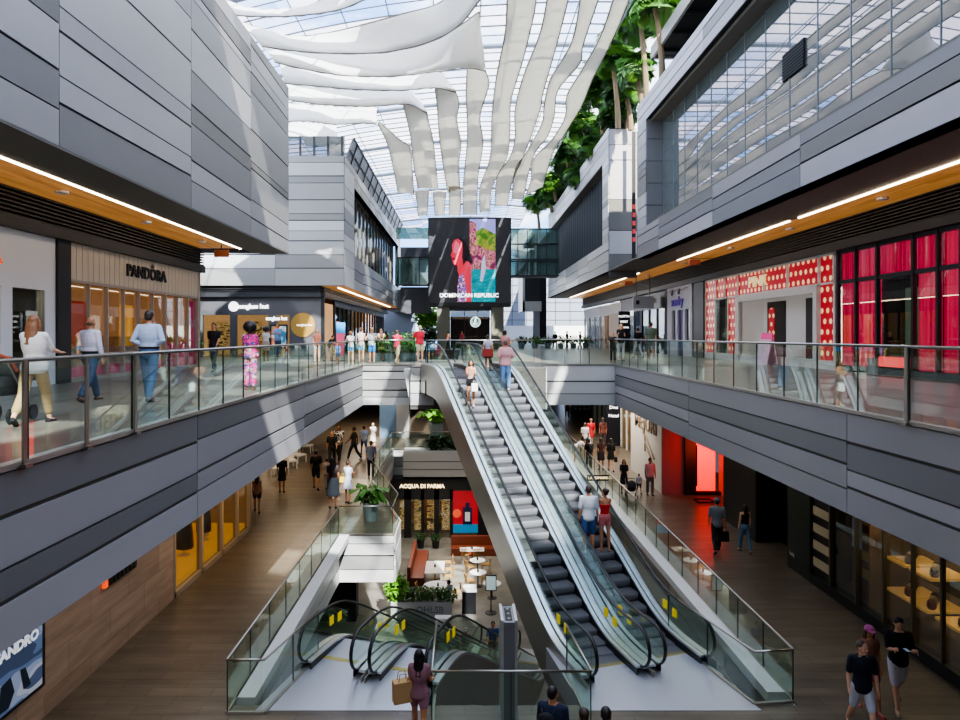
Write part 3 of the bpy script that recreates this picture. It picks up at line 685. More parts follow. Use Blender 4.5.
# far trees behind the end wall and street tree in sun
def tree(name, loc, h, r, label, n=900, size=.3, mi=0, trunk=.12):
    t = thing(name, label, 'tree', loc); rnd = random.Random(int(loc[0]*7+loc[1])); b = MB()
    b.tube([(0,0,0),(.1,0,h*.5),(0,0,h)],[trunk,trunk*.8,trunk*.4],8); b.build('trunk',trunk_m,t,world=False)
    f = MB()
    for k in range(7): leaf_ball(f,(rnd.uniform(-.5,.5)*r,rnd.uniform(-.5,.5)*r,h+rnd.uniform(-.5,.45)*r),(r*.6,r*.6,r*.5),n//7,size,rnd,0)
    f.build('foliage',leaf_m[mi],t,world=False); return t
tree('street_tree',(-4.3,79,0),3.4,2.2,'sunlit yellow green tree seen past the big screen at the far end',1600,.5,0)
tree('street_tree',(-4.0,74,0),1.4,1.2,'low leafy tree beside the base of the screen kiosk',700,.35,1)
# ---------------------------------------------------------------- glass balustrades
def balustrade(name, label, pts, z, h, sp, group=None, posts=(), lift=0, rail=.025, post_w=.03, mats=None, start=0, endp=True):
    base = Vector((pts[0][0], pts[0][1], z)); t = thing(name, label, 'railing', base, 0, group)
    for a, c in zip(pts[:-1], pts[1:]):
        A = Vector((a[0],a[1],z)); C_ = Vector((c[0],c[1],z)); d = C_-A; L = d.length; d.normalize(); nrm = Vector((-d.y,d.x,0))
        n = max(1, round(L/sp))
        for i in range(n):
            p = A+d*(L*i/n+.012); q = A+d*(L*(i+1)/n-.012); w_ = nrm*.008; u = Vector((0,0,h-.02)); l0 = Vector((0,0,lift))
            b = MB(); b.hexa([p-w_+l0,q-w_+l0,q+w_+l0,p+w_+l0,p-w_+u,q-w_+u,q+w_+u,p+w_+u],0); b.build('glass_panel',g_bal,t)
            b = MB(); ww = nrm*.012; e = d*.009
            b.hexa([q-e-ww+l0,q+e-ww+l0,q+e+ww+l0,q-e+ww+l0,q-e-ww+u,q+e-ww+u,q+e+ww+u,q-e+ww+u],0); b.build('glass_joint',g_edge,t)
        b = MB(); b.tube([A+Vector((0,0,h)),C_+Vector((0,0,h))], rail, 8); b.build('handrail',steel,t,smooth=True)
        b = MB(); b.hexa([A-nrm*.03,C_-nrm*.03,C_+nrm*.03,A+nrm*.03,A-nrm*.03+Vector((0,0,.05)),C_-nrm*.03+Vector((0,0,.05)),C_+nrm*.03+Vector((0,0,.05)),A+nrm*.03+Vector((0,0,.05))]); b.build('base_shoe',steel_d,t)
    for (x,y) in posts:
        b = MB(); b.box(x-.012,x+.012,y-post_w,y+post_w,z-.02,z+h); b.box(x-.05,x+.05,y-.06,y+.06,z-.02,z+.02); b.build('post',steel,t)
    return t
balustrade('glass_balustrade','long glass balustrade with steel top rail in front of the beige jewellery shop',[(XL+.06,1.5),(XL+.06,9.18),(XL+.06,YF-.1)],0,1.09,1.17,posts=[(XL+.1,y) for y in (4.6,5.73,6.87,8.0,9.18)])
balustrade('glass_balustrade','long glass balustrade with steel top rail in front of the pink and dotted shops',[(XR-.06,1.5),(XR-.06,10.1),(XR-.06,YF-.1)],0,1.17,1.28,posts=[(XR-.1,y) for y in (6.0,10.1)])
balustrade('glass_balustrade','short glass balustrade at the end of the void where the crowd leans on the rail',[(XL+.1,YF-.06),(-2.25,YF-.06)],0,1.12,1.17)
balustrade('glass_balustrade','glass balustrade across the end of the void beyond the top of the escalators',[(3.4,YF-.06),(XR-.1,YF-.06)],0,1.15,1.13,posts=[(5.2,YF-.04),(5.6,YF-.04)])
balustrade('glass_balustrade','far glass screen between the escalator heads and the screen kiosk',[(-1.9,32.6),(3.4,32.6)],0,1.1,1.3)
balustrade('glass_balustrade','lower glass balustrade opposite the brown stone wall, ending at the white clad corner',[(-3.9,12.9),(XL+.03,12.9),(XL+.03,24.3)],Z1,1.05,1.45)
balustrade('glass_balustrade','glass balustrade around the white clad corner with the potted plant',[(XL,24.46),(-2.66,24.46),(-2.66,26.4),(XL-.03,33.4)],Z1,1.05,1.8)
balustrade('glass_balustrade','glass balustrade on the straight lower edge beyond the potted plant corner',[(XL-.06,33.6),(XL-.06,42.9),(-3.9,42.9)],Z1,1.05,1.5)
balustrade('glass_balustrade','glass balustrade behind the planted white box above the perfume shop',[(-3.9,43.3),(6.4,43.3)],Z1,1.05,1.5)
balustrade('glass_balustrade','glass balustrade on the lower walkway edge opposite the striped shop, ending in a square corner',[(5.75,13.2),(XO-.03,13.3),(XO-.03,42)],Z1,1.06,1.35)
balustrade('glass_balustrade','slanting inner glass panel run beside the rising escalators',[(5.75,13.2),(4.95,16.2)],Z1,1.06,1.6)
balustrade('glass_balustrade','slanting inner glass panel run beside the descending escalators',[(-3.9,12.9),(-3.35,15.2)],Z1,1.05,1.3)
balustrade('glass_balustrade','low glass guard in front of the steel pylon between the two pairs of escalators',[(-.62,14.6),(-.62,12.42),(2.36,12.42),(2.2,14.4)],Z1,1.07,1.6)
# steel pylon
t = thing('steel_pylon','brushed steel pylon standing at the glass guard between the escalator pairs','pylon',(.83,12.9,Z1))
b = MB(); b.box(.70,.97,12.55,13.3,Z1,Z1+1.93); bevel(b.build('body',mat('pylon_steel','8f9296',.35,.7),t),.01)
b = MB(); b.box(.68,.73,12.53,13.32,Z1+.0,Z1+1.97); b.box(.94,.99,12.53,13.32,Z1,Z1+1.97); b.build('side_rail',steel_l,t)
b = MB(); b.box(.77,.90,12.62,13.2,Z1+1.93,Z1+1.94); b.build('top_panel',black,t)
for y in (12.68,12.9,13.12):
    b = MB(); b.lathe([(.03,0),(.03,.012),(.02,.016)],(.835,y,Z1+1.94),12); b.build('top_button',steel,t)
# ---------------------------------------------------------------- escalators
def sp(x, k=.35): return k*math.log1p(math.exp(x/k)) if x/k < 30 else x
TAN = math.tan(R(30))
def escalator(name, label, loc, rz, rise, sign, nvis, cladding=True, group=None):
    a_ = 1.9; run = rise/TAN; c_ = a_+run; T = c_+2.5
    def zp(s): return sign*TAN*(sp(s-a_)-sp(s-c_))
    t = thing(name, label, 'escalator', loc, rz, group)
    # steps
    me = None
    b = MB(); D, H_ = .405, .24
    prof = [(0,-.02),(0,-.03),(.02,-.0)]
    W = .5
    # local step: tread y 0..D at z=0, riser at y=0 going down (rounded)
    rs = [(D,0),(.03,0),(0,-.03),(-.005,-.09),(.015,-.16),(.06,-.235),(D,-.235)]
    vs = [(-W,y,z) for y,z in rs]+[(W,y,z) for y,z in rs]; n = len(rs)
    b.add(vs,[tuple(range(n)),tuple(range(2*n-1,n-1,-1))]+[(i,i+n,(i+1)%n+n,(i+1)%n) for i in range(n)],0)
    for k in range(21):
        x = -.48+k*.048; b.box(x-.010,x+.010,.0,D,0,.012,1)
    st = b.build('step',[mat('step_riser','7c7d80',.38,.35),mat('step_groove','66676a',.5,.3)],t,world=False); me = st.data
    s = .85; first = True
    while s < T-.9:
        if first: o = st; first = False
        else: o = bpy.data.objects.new('step', me); COL.objects.link(o); o.parent = t
        z = zp(s+.2)
        o.location = (0,s,z)
        if sign < 0: o.rotation_euler = (0,0,PI); o.location = (0,s+D,zp(s+.2))
        s += .4
    # landing plates
    for y0,y1 in ((-.25,.95),(T-.95,T+.3)):
        b = MB(); z = 0 if y0 < 1 else sign*rise
        b.box(-.68,.68,y0,y1,z-.15,z+.01,0); b.box(-.5,.5,(y1-.12 if y0<1 else y0),(y1 if y0<1 else y0+.12),z-.1,z+.02,1); b.build('landing_plate',[floor_plate,mat('comb_yellow','a89b52',.5)],t,world=False)
    ss = [ -.1+i*(T+.2)/60 for i in range(61)]
    for sd_ in (-1,1):
        # skirt + deck
        b = MB(); x0, x1 = sd_*.51, sd_*.53
        def band(xa, xb, za, zb, mi, b=b, s0=.3, s1=T-.3):
            q = [s0+i*(s1-s0)/60 for i in range(61)]
            vs = []
            for s_ in q:
                z = zp(s_); vs += [(xa,s_,z+za),(xb,s_,z+za),(xb,s_,z+zb),(xa,s_,z+zb)]
            fs = []
            for i in range(60):
                o_ = i*4
                for k in range(4): fs.append((o_+k,o_+(k+1)%4,o_+4+(k+1)%4,o_+4+k))
            fs += [(0,3,2,1),(240,241,242,243)]
            b.add(vs,fs,mi)
        band(x0,x1,-.25,.16,0); b.build('skirt',mat('skirt_dark','3a3b3d',.35,.6),t,world=False)
        b = MB(); band(sd_*.505,sd_*.60,.16,.21,0,b); band(sd_*.64,sd_*.80,.13,.19,0,b); b.build('deck_strip',steel_l,t,world=False)
        b = MB(); band(sd_*.78,sd_*.80,-1.05 if cladding else -.6,.13,0,b,.12,T+.1); b.build('side_cladding',steel_d,t,world=False)
        # glass with rounded ends
        xg = sd_*.62; rr = .40; zc = .60
        lower, upper = [], []
        N_ = 90
        for i in range(N_+1):
            s_ = .0+i*T/N_
            e = min(s_, T-s_)
            if e < rr:
                dz = math.sqrt(max(0,rr*rr-(rr-e)**2)); hi = zc+dz; lo = max(.15, zc-dz)
            else: hi = zc+rr; lo = .15
            lower.append((s_,zp(s_)+lo)); upper.append((s_,zp(s_)+hi))
        vs = []; 
        for (s0_,l0_),(s1_,u0_) in zip(lower,upper): vs += [(xg-.006,s0_,l0_),(xg+.006,s0_,l0_),(xg+.006,s0_,u0_),(xg-.006,s0_,u0_)]
        fs = []
        for i in range(N_):
            o_ = i*4
            for k in range(4): fs.append((o_+k,o_+(k+1)%4,o_+4+(k+1)%4,o_+4+k))
        b = MB(); b.add(vs,fs); b.build('glass_balustrade_panel',g_esc,t,world=False)
        # handrail loop
        P = []
        for i in range(12): 
            th = R(-90-180*i/11) ; P.append((rr+rr*1.06*math.cos(th), zc+rr*1.06*math.sin(th)))
        path = [(xg,.95,zp(.95)+zc-rr*1.06-.05),(xg,.6,zp(.6)+zc-rr*1.06)]+[(xg,y,zp(y)+z) for y,z in P]
        for i in range(1,70):
            s_ = rr+i*(T-2*rr)/70; path.append((xg,s_,zp(s_)+zc+rr*1.06))
        path += [(xg,T-y,zp(T-y)+z) for y,z in reversed(P)]
        b = MB(); b.tube(path,[(.042,.026)]*len(path),8); b.build('handrail',rubber,t,world=False,smooth=True)
        for k,s_ in ((0,1.35),(1,1.75)):
            if k == 0 or cladding:
                b = MB(); z = zp(s_)+.55+(.0); b.box(xg-.012,xg+.012,s_,s_+.17,z,z+.2,0); b.build('warning_sticker',mat('sticker_yellow','e8d020',.5,emis=.2),t,world=False)['label'] = 'small yellow warning sticker'
    # truss bottom
    b = MB()
    vs = []
    for s_ in ss:
        z = zp(s_); vs += [(-.78,s_,z-1.05),(.78,s_,z-1.05),(.78,s_,z-.95),(-.78,s_,z-.95)]
    fs = []
    for i in range(60):
        o_ = i*4
        for k in range(4): fs.append((o_+k,o_+(k+1)%4,o_+4+(k+1)%4,o_+4+k))
    b.add(vs,fs); b.box(-.78,.78,T+.0,T+.2,sign*rise-1.05,sign*rise-.1)
    b.build('underside',mat('truss_dark','2c2c2d',.5,.5),t,world=False)
    return t
UT = R(17.2); UC, US = math.cos(UT), math.sin(UT)
escalator('escalator','rising escalator with the woman in black shorts on it, closer to the perfume shop',(3.31,13.9,Z1),UT,6.0,1,30,group='pair of rising escalators')
escalator('escalator','rising escalator carrying the man in a white shirt and woman in red',(3.31+1.62*UC,13.9+1.62*US,Z1),UT,6.0,1,30,group='pair of rising escalators')
escalator('escalator','descending escalator on the side of the brown stone wall',(-2.98,14.15,Z1),-UT,5.8,-1,30,group='pair of descending escalators')
escalator('escalator','descending escalator that the woman with the paper bag walks towards',(-2.98+1.66*UC,14.15-1.66*US,Z1),-UT,5.8,-1,30,group='pair of descending escalators')
# ---------------------------------------------------------------- shop fronts
ink = mat('sign_black','141414',.5)
lit_white = mat('sign_lit_white','ffffff',.5,emis=2.5)
lit_warm = mat('sign_lit_warm','ffe3b0',.5,emis=2.5)
warm_in = mat('warm_interior','b8885c',.7,emis=.5,ecol='c88a52',var=.25,vscale=1.2)  # interior colours emit in place of shop lighting
amber_in = mat('amber_interior','e8a040',.7,emis=1.0,ecol='f09a30',var=.3,vscale=1.5)
dim_in = mat('dim_interior','5a5248',.8,emis=.08,ecol='a09080',var=.4,vscale=1)
shelf_m = blotch_mat('shelf_goods',['4a3424','a07840','d8b478','805430','b09060'],2.2,.8,stretch=(1,1,2.5))  # goods glow faintly in place of shelf lamps
red_panel = mat('red_panel','c83a20',.6,emis=.35)
def ceiling_spots(parent, pts, z, r=.06):
    for x,y in pts:
        b = MB(); b.lathe([(r,-.02),(r,.0)],(x,y,z),10); b.build('downlight',lit_warm,parent)
def room(parent, x0, x1, y0, y1, z0, z1, m, open_side, name='interior'):  # wall materials emit, standing in for lamps inside
    b = MB(); e = .05
    if open_side != 'x0': b.box(x0,x0+e,y0,y1,z0,z1)
    if open_side != 'x1': b.box(x1-e,x1,y0,y1,z0,z1)
    if open_side != 'y0': b.box(x0,x1,y0,y0+e,z0,z1)
    b.box(x0,x1,y1-e,y1,z0,z1)
    b.box(x0,x1,y0,y1,z1-e,z1)
    return b.build(name, m, parent)
# white shop with the orange letter
t = thing('storefront','white panelled shop front with an orange letter, partly cut off by the picture edge','shop front',(XS,14,0))
b = MB(); b.box(XS-.25,XS,2,18.35,2.55,4.0,0); b.box(XS-.25,XS,17.9,18.35,0,2.55,0); b.box(XS-.25,XS,16.2,16.6,0,2.55,0); b.box(XS-.25,XS+.03,16.6,17.9,.0,.14,0); b.box(XS-.02,XS+.01,12.9,12.93,2.72,4.0,1)
b.box(XS-.2,XS-.02,16.6,16.64,.14,2.6,2); b.box(XS-.2,XS-.02,17.86,17.9,.14,2.6,2); b.build('facade',[white_p,c_back,steel],t)
b = MB(); b.box(XS-.12,XS-.10,16.64,17.86,.14,2.6); b.build('display_pane',g_shop,t)
b = MB(); b.box(XS-.12,XS-.10,8,16.2,.14,2.6); b.build('display_pane',g_shop,t)
room(t,-16.6,XS-.25,8,18.3,0.01,3.6,dim_in,'x1')
b = MB(); b.box(-13,-12.95,9,18,2.3,2.45,0); b.box(-14,-13.95,9,18,1.9,2.0,0); b.build('ceiling_light',lit_warm,t)
text('lettering','R',.62,(XS+.02,15.98,3.3),'+x',mat('orange_letter','ff5a1e',.5,emis=.8),t,.02,.02,label='orange letter at the edge of the white sign band')
# dark pilaster
b = MB(); b.box(XS-.4,XS+.08,18.35,18.95,0,4.05); struct(b.build('pillar',black))
# jewellery shop
t = thing('storefront','beige ribbed jewellery shop front with tall lit windows and black lettering','shop front',(XS,23.5,0))
rib = tile_mat('ribbed_beige','c9bfae','bdb2a0','8f8576',.35,20,.7,.03,vertical=1,var=.05)
b = MB(); b.box(XS-.2,XS,18.95,28.2,2.95,4.02); 
for i in range(31): b.box(XS,XS+.03,19.0+i*.3,19.27+i*.3,2.95,4.0)
b.build('ribbed_fascia',mat('beige_rib','cbbfae',.7),t)
b = MB(); b.box(XS-.15,XS+.02,18.95,28.2,0,.12); b.box(XS-.15,XS+.02,18.95,28.2,2.87,2.95); b.box(XS-.15,XS+.02,18.95,28.2,.72,.8)
for i in range(10):
    y = 18.97+i*1.02; b.box(XS-.08,XS+.03,y-.025,y+.025,.12,2.87)
b.box(XS-.2,XS+.05,28.05,28.25,0,4.05); b.build('window_frame',mat('champagne_frame','a89e90',.45,.2),t)
for i in range(9):
    y = 18.97+i*1.02; b = MB(); b.box(XS-.08,XS-.06,y+.045,y+.975,.12,2.87); b.build('display_pane',g_shop,t)
room(t,-14.6,XS-.2,18.95,28.2,0.01,3.4,warm_in,'x1')
for y0,y1,z0,z1,m in ((20.6,21.9,.9,2.6,red_panel),(22.1,23.2,.95,2.5,red_panel),(25.4,26.2,.6,2.5,amber_in)):
    b = MB(); b.box(-13.2,-13.1,y0,y1,z0,z1); b.build('wall_poster',m,t)
for y in (19.6,21.4,23.4,25.2,27.0):
    b = MB(); b.box(-12.6,-12.1,y,y+1.0,.02,.95,0); b.box(-12.55,-12.15,y+.05,y+.95,.95,1.3,1); b.build('display_case',[white_p,g_shop],t)
pk = mat('pink_graphic','d83a78',.6,emis=.35)
for i in range(9):
    y = 18.97+i*1.02; b = MB(); b.box(XS-.12,XS-.10,y+.05,y+.97,.12,.42 if i < 7 else .9); b.build('pink_band',pk,t)
for y in (25.6,26.3,27.1):
    b = MB(); b.tube([(XS-.14,y+.28*math.cos(a),.75+.28*math.sin(a)) for a in [2*PI*i/20 for i in range(21)]],.05,6,cap=False); b.build('ring_graphic',pk,t)
b = MB(); b.box(XS-.12,XS-.1,27.2,28.0,.9,2.75); b.build('pink_banner',pk,t); text('banner_lettering','LOVE',.5,(XS-.09,27.6,1.8),'+x',white_p,t,.004)
nm = bpy.data.objects[-1] if False else None
text('lettering','PANDORA',.56,(XS+.06,23.55,3.5),'+x',ink,t,.03,.012,sx=1.08,label='black capital lettering')
b = MB(); b.add([(XS+.06,a_-.85,c_+.03) for a_,c_ in ((24.68,3.72),(24.9,3.72),(24.93,3.84),(24.85,3.78),(24.79,3.88),(24.73,3.78),(24.65,3.84))],[(0,1,2,3,4,5,6)]); b.build('crown_mark',ink,t)
ceiling_spots(t,[(-12.4,20+1.5*i) for i in range(6)],3.3)
# hanging sign & exit sign on left soffit
t = thing('hanging_sign','small wooden sign hanging from the soffit end beyond the jewellery shop','sign',(-10.0,27.3,4.6))
b = MB(); b.box(-10.3,-9.7,27.28,27.34,4.55,4.85); b.build('board',mat('sign_brown','9a5a3a',.6),t); b = MB(); b.box(-10.02,-9.98,27.29,27.33,4.85,5.05); b.build('hanger',black,t)
# soffit downlights
k = 0
for i,y in enumerate((8.5,12.5,17,21.5,26)):
    b = MB(); b.lathe([(.16,0),(.16,.05),(.10,.07)],(-10.3,y,4.97),16); o = b.build('downlight',[white_p]); tag(o,'round white downlight in the wooden soffit above the white and beige shop fronts','light','soffit downlights over the shop fronts by the brown soffit end')
for i,y in enumerate((12.0,16.2,21,27,33,40,48,56)):
    b = MB(); b.lathe([(.17,0),(.17,.07),(.10,.09)],(13.2,y,5.62),16); o = b.build('downlight',[white_p]); tag(o,'round white downlight in the wooden soffit above the pink and dotted shops','light','soffit downlights over the pink and dotted shop fronts')
for y in (37.0,52.0):
    b = MB(); b.box(12.5,13.1,y,y+.1,5.25,5.55); tag(b.build('exit_sign',mat('exit_red','a85a48',.6)),'small reddish exit box under the wooden soffit, %s'%('between the two glowing light lines' if y < 40 else 'the farther and smaller one'),'sign')
# --- sunglasses shop (faces the camera)
ys = YB+.3
t = thing('storefront','dark grey sunglasses shop front with a glowing white sign facing the walkway','shop front',(-12.5,ys,0))
grey_sf = mat('shop_grey','56565a',.5)
b = MB(); b.box(-17,-8.9,ys,ys+.2,2.6,3.7,0); b.box(-17,-16.3,ys,ys+.2,0,2.6,0); b.box(-14.6,-14.2,ys,ys+.2,0,2.6,0); b.box(-12.2,-11.7,ys,ys+.2,0,2.6,0); b.box(-10.9,-8.9,ys,ys+.2,0,2.6,0); b.box(-8.95,-8.75,ys-.02,ys+.2,0,3.7,1); b.build('facade',[grey_sf,black],t)
for x0,x1 in ((-16.3,-14.6),(-14.2,-12.2),(-11.7,-10.9)):
    b = MB(); b.box(x0,x1,ys+.08,ys+.1,0,2.6); b.build('display_pane',g_shop,t)
room(t,-16.9,-9.0,ys+.2,ys+4,0.01,3.4,mat('sun_in','b08a60',.7,emis=1.0,ecol='d8a878',var=.2),'y0')  # wall emission brightens the shop behind its windows
for x0,x1 in ((-16.2,-14.7),(-14.1,-13.0)):
    b = MB(); b.box(x0,x1,ys+1.2,ys+1.3,.5,2.2); b.build('display_shelf',shelf_m,t)
b = MB(); b.box(-12.1,-11.0,ys-.05,ys-.02,.5,2.0,0); b.box(-12.0,-11.1,ys-.06,ys-.05,.6,1.9,1); b.build('poster_screen',[black,blotch_mat('beach_picture',['3a6a8a','7ab0c0','d8c8a0','c06a50','6a8a5a'],1.2,.6)],t)
b = MB(); b.lathe([(.76,0),(.76,.02)],(0,0,0),40); b.xf(Matrix.Translation((-10.06,ys-.03,1.97)) @ Matrix.Rotation(R(90),4,'X')); b.build('round_decal',mat('ochre_disc','a8843a',.6),t)
text('decal_lettering','sunglass hut',.20,(-9.95,ys-.08,1.97),'-y',lit_white,t,.005)
b = MB(); b.lathe([(.30,0),(.30,.06)],(0,0,0),28); b.xf(Matrix.Translation((-14.35,ys-.03,3.12)) @ Matrix.Rotation(R(90),4,'X')); b.build('round_logo',lit_white,t)
text('lettering','sunglass hut',.40,(-13.15,ys-.08,3.12),'-y',lit_white,t,.03,.01,label='glowing white lower-case lettering')
text('lettering','sunglass hut',.34,(-11.7,ys-.05,2.38),'-y',lit_white,t,.02,.005,sx=.8,label='smaller glowing white lettering over the door')
# shop fronts along the right face of the pale building
cols = [('dark glazed shop front at the corner beside the sunglasses shop',dim_in),('shop front with white display panels beyond the blue and pink banner',warm_in),('narrow bright shop front under the far soffit',amber_in),('farthest glazed shop front under the soffit of the pale building',dim_in)]
y = YB+4.5
for i,(lb,mi) in enumerate(cols):
    y1 = y+6.8; t = thing('storefront',lb,'shop front',(-8.9,(y+y1)/2,0))
    b = MB(); b.box(-9.1,-8.9,y,y1,3.3,3.7)
    for k in range(5): b.box(-9.05,-8.9,y+k*1.67-.06+.06,y+k*1.67+.12,0,3.4)
    b.build('frame',black,t); b = MB(); b.box(-9.0,-8.98,y,y1,0,3.3); b.build('display_pane',g_shop,t)
    room(t,-11.5,-9.1,y,y1,0.01,3.4,mi,'x1')
    b = MB(); b.box(-9.6,-9.5,y+1.2,y+2.2,.2,2.4); b.box(-9.6,-9.5,y+4.6,y+5.3,.6,2.6); b.build('display_panel',white_p,t)
    y = y1+.1
t = thing('feather_banner','tall blue and pink banner standing behind the rail in front of the glazed corner','banner',onz(340,361,0))
p = onz(340,361,0)
b = MB(); b.extr([(p.x-.2,p.y,2.05),(p.x+.28,p.y,1.95),(p.x+.22,p.y,1.1),(p.x+.2,p.y,.3),(p.x-.1,p.y,.25),(p.x-.2,p.y,1.2)],(0,.02,0)); b.build('cloth',mat('banner_pink','d8587a',.6),t)
b = MB(); b.box(p.x-.2,p.x+.27,p.y-.012,p.y-.004,1.45,2.0); b.build('blue_top',mat('banner_blue','2a9ad8',.6),t)
b = MB(); b.tube([(p.x-.2,p.y,.02),(p.x-.22,p.y,1.2),(p.x-.2,p.y,2.1)],.015,6); b.lathe([(.2,0),(.2,.03),(.03,.05)],(p.x-.2,p.y,0),12); b.build('pole',black,t)
# ---------------- right upper shops
curt = curtain_mat(); polk = polka_mat()
t = thing('storefront','black framed shop front filled with bright pink curtains','shop front',(XW,18,0))
yy = [25.35,24.2,22.95,21.1,20.0,19.05,17.6,16.2,14.8,13.2,11.6]
b = MB(); b.box(XW-.02,XW+.25,6,25.4,0,.22); b.box(XW,XW+.2,6,25.4,3.28,3.42); b.box(XW,XW+.2,6,25.4,4.42,4.56)
for y in yy: b.box(XW-.03,XW+.1,y-.06,y+.04,0,4.55)
b.build('frame',black,t)
for i in range(len(yy)-1):
    y1, y0 = yy[i]-.09, yy[i+1]+.05
    b = MB(); b.box(XW+.05,XW+.07,y0,y1,3.42,4.42); b.box(XW+.05,XW+.07,y0,y1,.22,3.28); b.build('window_pane',g_shop,t)
    def cur(z0,z1):
        b = MB(); n = 40; 
        P = [(XW+.17+.03*math.sin(k*1.35+i),y0-.04+(y1-y0+.08)*k/n) for k in range(n+1)]
        b.add([(x,y,z0) for x,y in P]+[(x,y,z1) for x,y in P],[(k,k+1,n+2+k,n+1+k) for k in range(n)]); return b.build('curtain',curt,t,smooth=True)
    cur(3.38,4.5)
    if i != 2: cur(.2,3.3)
b = MB(); b.box(XW+.4,XW+.45,21.0,23.0,.2,3.3,0); b.box(XW+.3,XW+.34,21.15,21.9,.9,2.9,1); b.box(XW+.28,XW+.36,22.1,22.9,.2,3.2,0); b.build('doorway_interior',[black_m,mat('sage_panel','8a9a7c',.7,emis=.15)],t)
b = MB(); b.box(XW-.02,XW+.02,21.2,22.8,.28,.62); b.build('lit_base_panel',mat('red_lit_base','ff4a4a',.5,emis=.8),t)
b = MB(); b.box(XW-.1,XW+.3,22.85,23.3,0,.55); b.build('grey_plinth',mat('plinth_grey','7c7e80',.7),t)
b = MB(); b.box(XW+.75,XW+.8,6,25.3,0,4.6); b.build('gap_blackout',black_m,t)  # black sheet added to block a bright strip behind the curtains
# dotted shop
t = thing('storefront','white framed shop front covered in red panels with cream dots','shop front',(XW,32,0))
fr = mat('cream_frame','d9d4cc',.5)
ft = [39.2,36.4,33.5,28.9,25.55]
b = MB(); b.box(XW-.03,XW+.2,25.45,39.3,4.45,4.56); b.box(XW-.03,XW+.2,25.45,39.3,3.33,3.42); b.box(XW-.05,XW+.25,25.45,39.3,0,.35)
for y in (39.25,37.6,36.3,34.6,31.6,29.3,26.7,25.6): b.box(XW-.03,XW+.2,y-.06,y+.04,3.4,4.5)
for y in (39.25,37.7,35.9,34.6,26.7,25.55): b.box(XW-.03,XW+.2,y-.06,y+.04,0,3.4)
b.box(XW-.12,XW+.1,26.65,34.7,3.05,3.32); b.box(XW-.115,XW+.1,34.3,34.69,0,3.05); b.box(XW-.115,XW+.1,26.66,26.95,0,3.05); b.build('frame',fr,t)
for y0,y1,z0,z1 in ((37.6,39.2,3.42,4.45),(36.3,37.55,3.42,4.45),(34.6,36.25,3.42,4.45),(31.6,34.55,3.42,4.45),(29.35,31.5,3.42,4.45),(26.7,29.2,3.42,4.45),(25.6,26.6,3.42,4.45),(37.8,39.2,.35,3.33),(34.7,35.85,.35,3.33),(25.6,26.6,.35,3.33)):
    b = MB(); b.box(XW+.03,XW+.06,y0,y1,z0,z1); b.build('dotted_panel',polk,t)
b = MB(); b.box(XW+.03,XW+.05,35.9,37.7,.35,3.33); b.build('window_pane',g_shop,t)
b = MB(); b.box(XW+.6,XW+.7,35.8,37.8,.3,3.3,0); b.box(XW+.5,XW+.58,36.3,37.3,.35,1.3,1); b.build('window_display',[mat('sage_panel'),mat('pink_item','e0508a',.6,emis=.3)],t)
# recessed entry
b = MB(); b.box(XW+1.2,XW+1.3,26.9,34.4,0,3.3,0); b.box(XW,XW+1.3,34.3,34.4,0,3.3,0); b.box(XW,XW+1.3,26.85,26.95,0,3.3,0); b.box(XW,XW+1.3,26.9,34.4,3.2,3.3,0); b.build('entry_wall',mat('entry_white','d6d2cb',.7,emis=.12),t)
for y0,y1,m,nmn in ((35.4,36.8,polk,'dotted_panel'),(31.9,33.7,mat('doorway_dark','3a3430',.5),'doorway'),(28.6,29.9,mat('doorway_dark'),'doorway')):
    b = MB(); b.box(XW+1.12,XW+1.2,y0-0,y1,.15,3.0); b.build(nmn,m,t)
b = MB(); b.box(XW+1.1,XW+1.12,32.9,33.5,.4,2.7); b.build('dotted_panel',polk,t)
text('lettering','PINK',.72,(XW-.04,32.2,3.93),'-x',mat('gold_letter','e8d8a0',.4,emis=.6),t,.03,.01,sx=1.3,label='gold capital lettering on the dotted band')
t = thing('a_frame_board','pink and white sandwich board standing at the dotted shop entrance','sign',(13.6,30.2,0))
b = MB(); b.hexa([(13.5,29.8,0),(13.5,30.9,0),(13.54,30.9,0),(13.54,29.8,0),(13.75,29.8,1.25),(13.75,30.9,1.25),(13.79,30.9,1.25),(13.79,29.8,1.25)]); b.build('board',mat('board_pinkwhite','eec8d8',.6),t)
b = MB(); b.hexa([(13.73,29.8,1.15),(13.73,30.9,1.15),(13.8,30.9,1.15),(13.8,29.8,1.15),(13.77,29.8,1.45),(13.77,30.9,1.45),(13.82,30.9,1.45),(13.82,29.8,1.45)]); b.build('pink_header',mat('pink_item'),t)
b = MB(); b.hexa([(14.0,29.8,0),(14.0,30.9,0),(14.04,30.9,0),(14.04,29.8,0),(13.79,29.8,1.25),(13.79,30.9,1.25),(13.82,30.9,1.25),(13.82,29.8,1.25)]); b.build('back_board',mat('board_pinkwhite'),t)
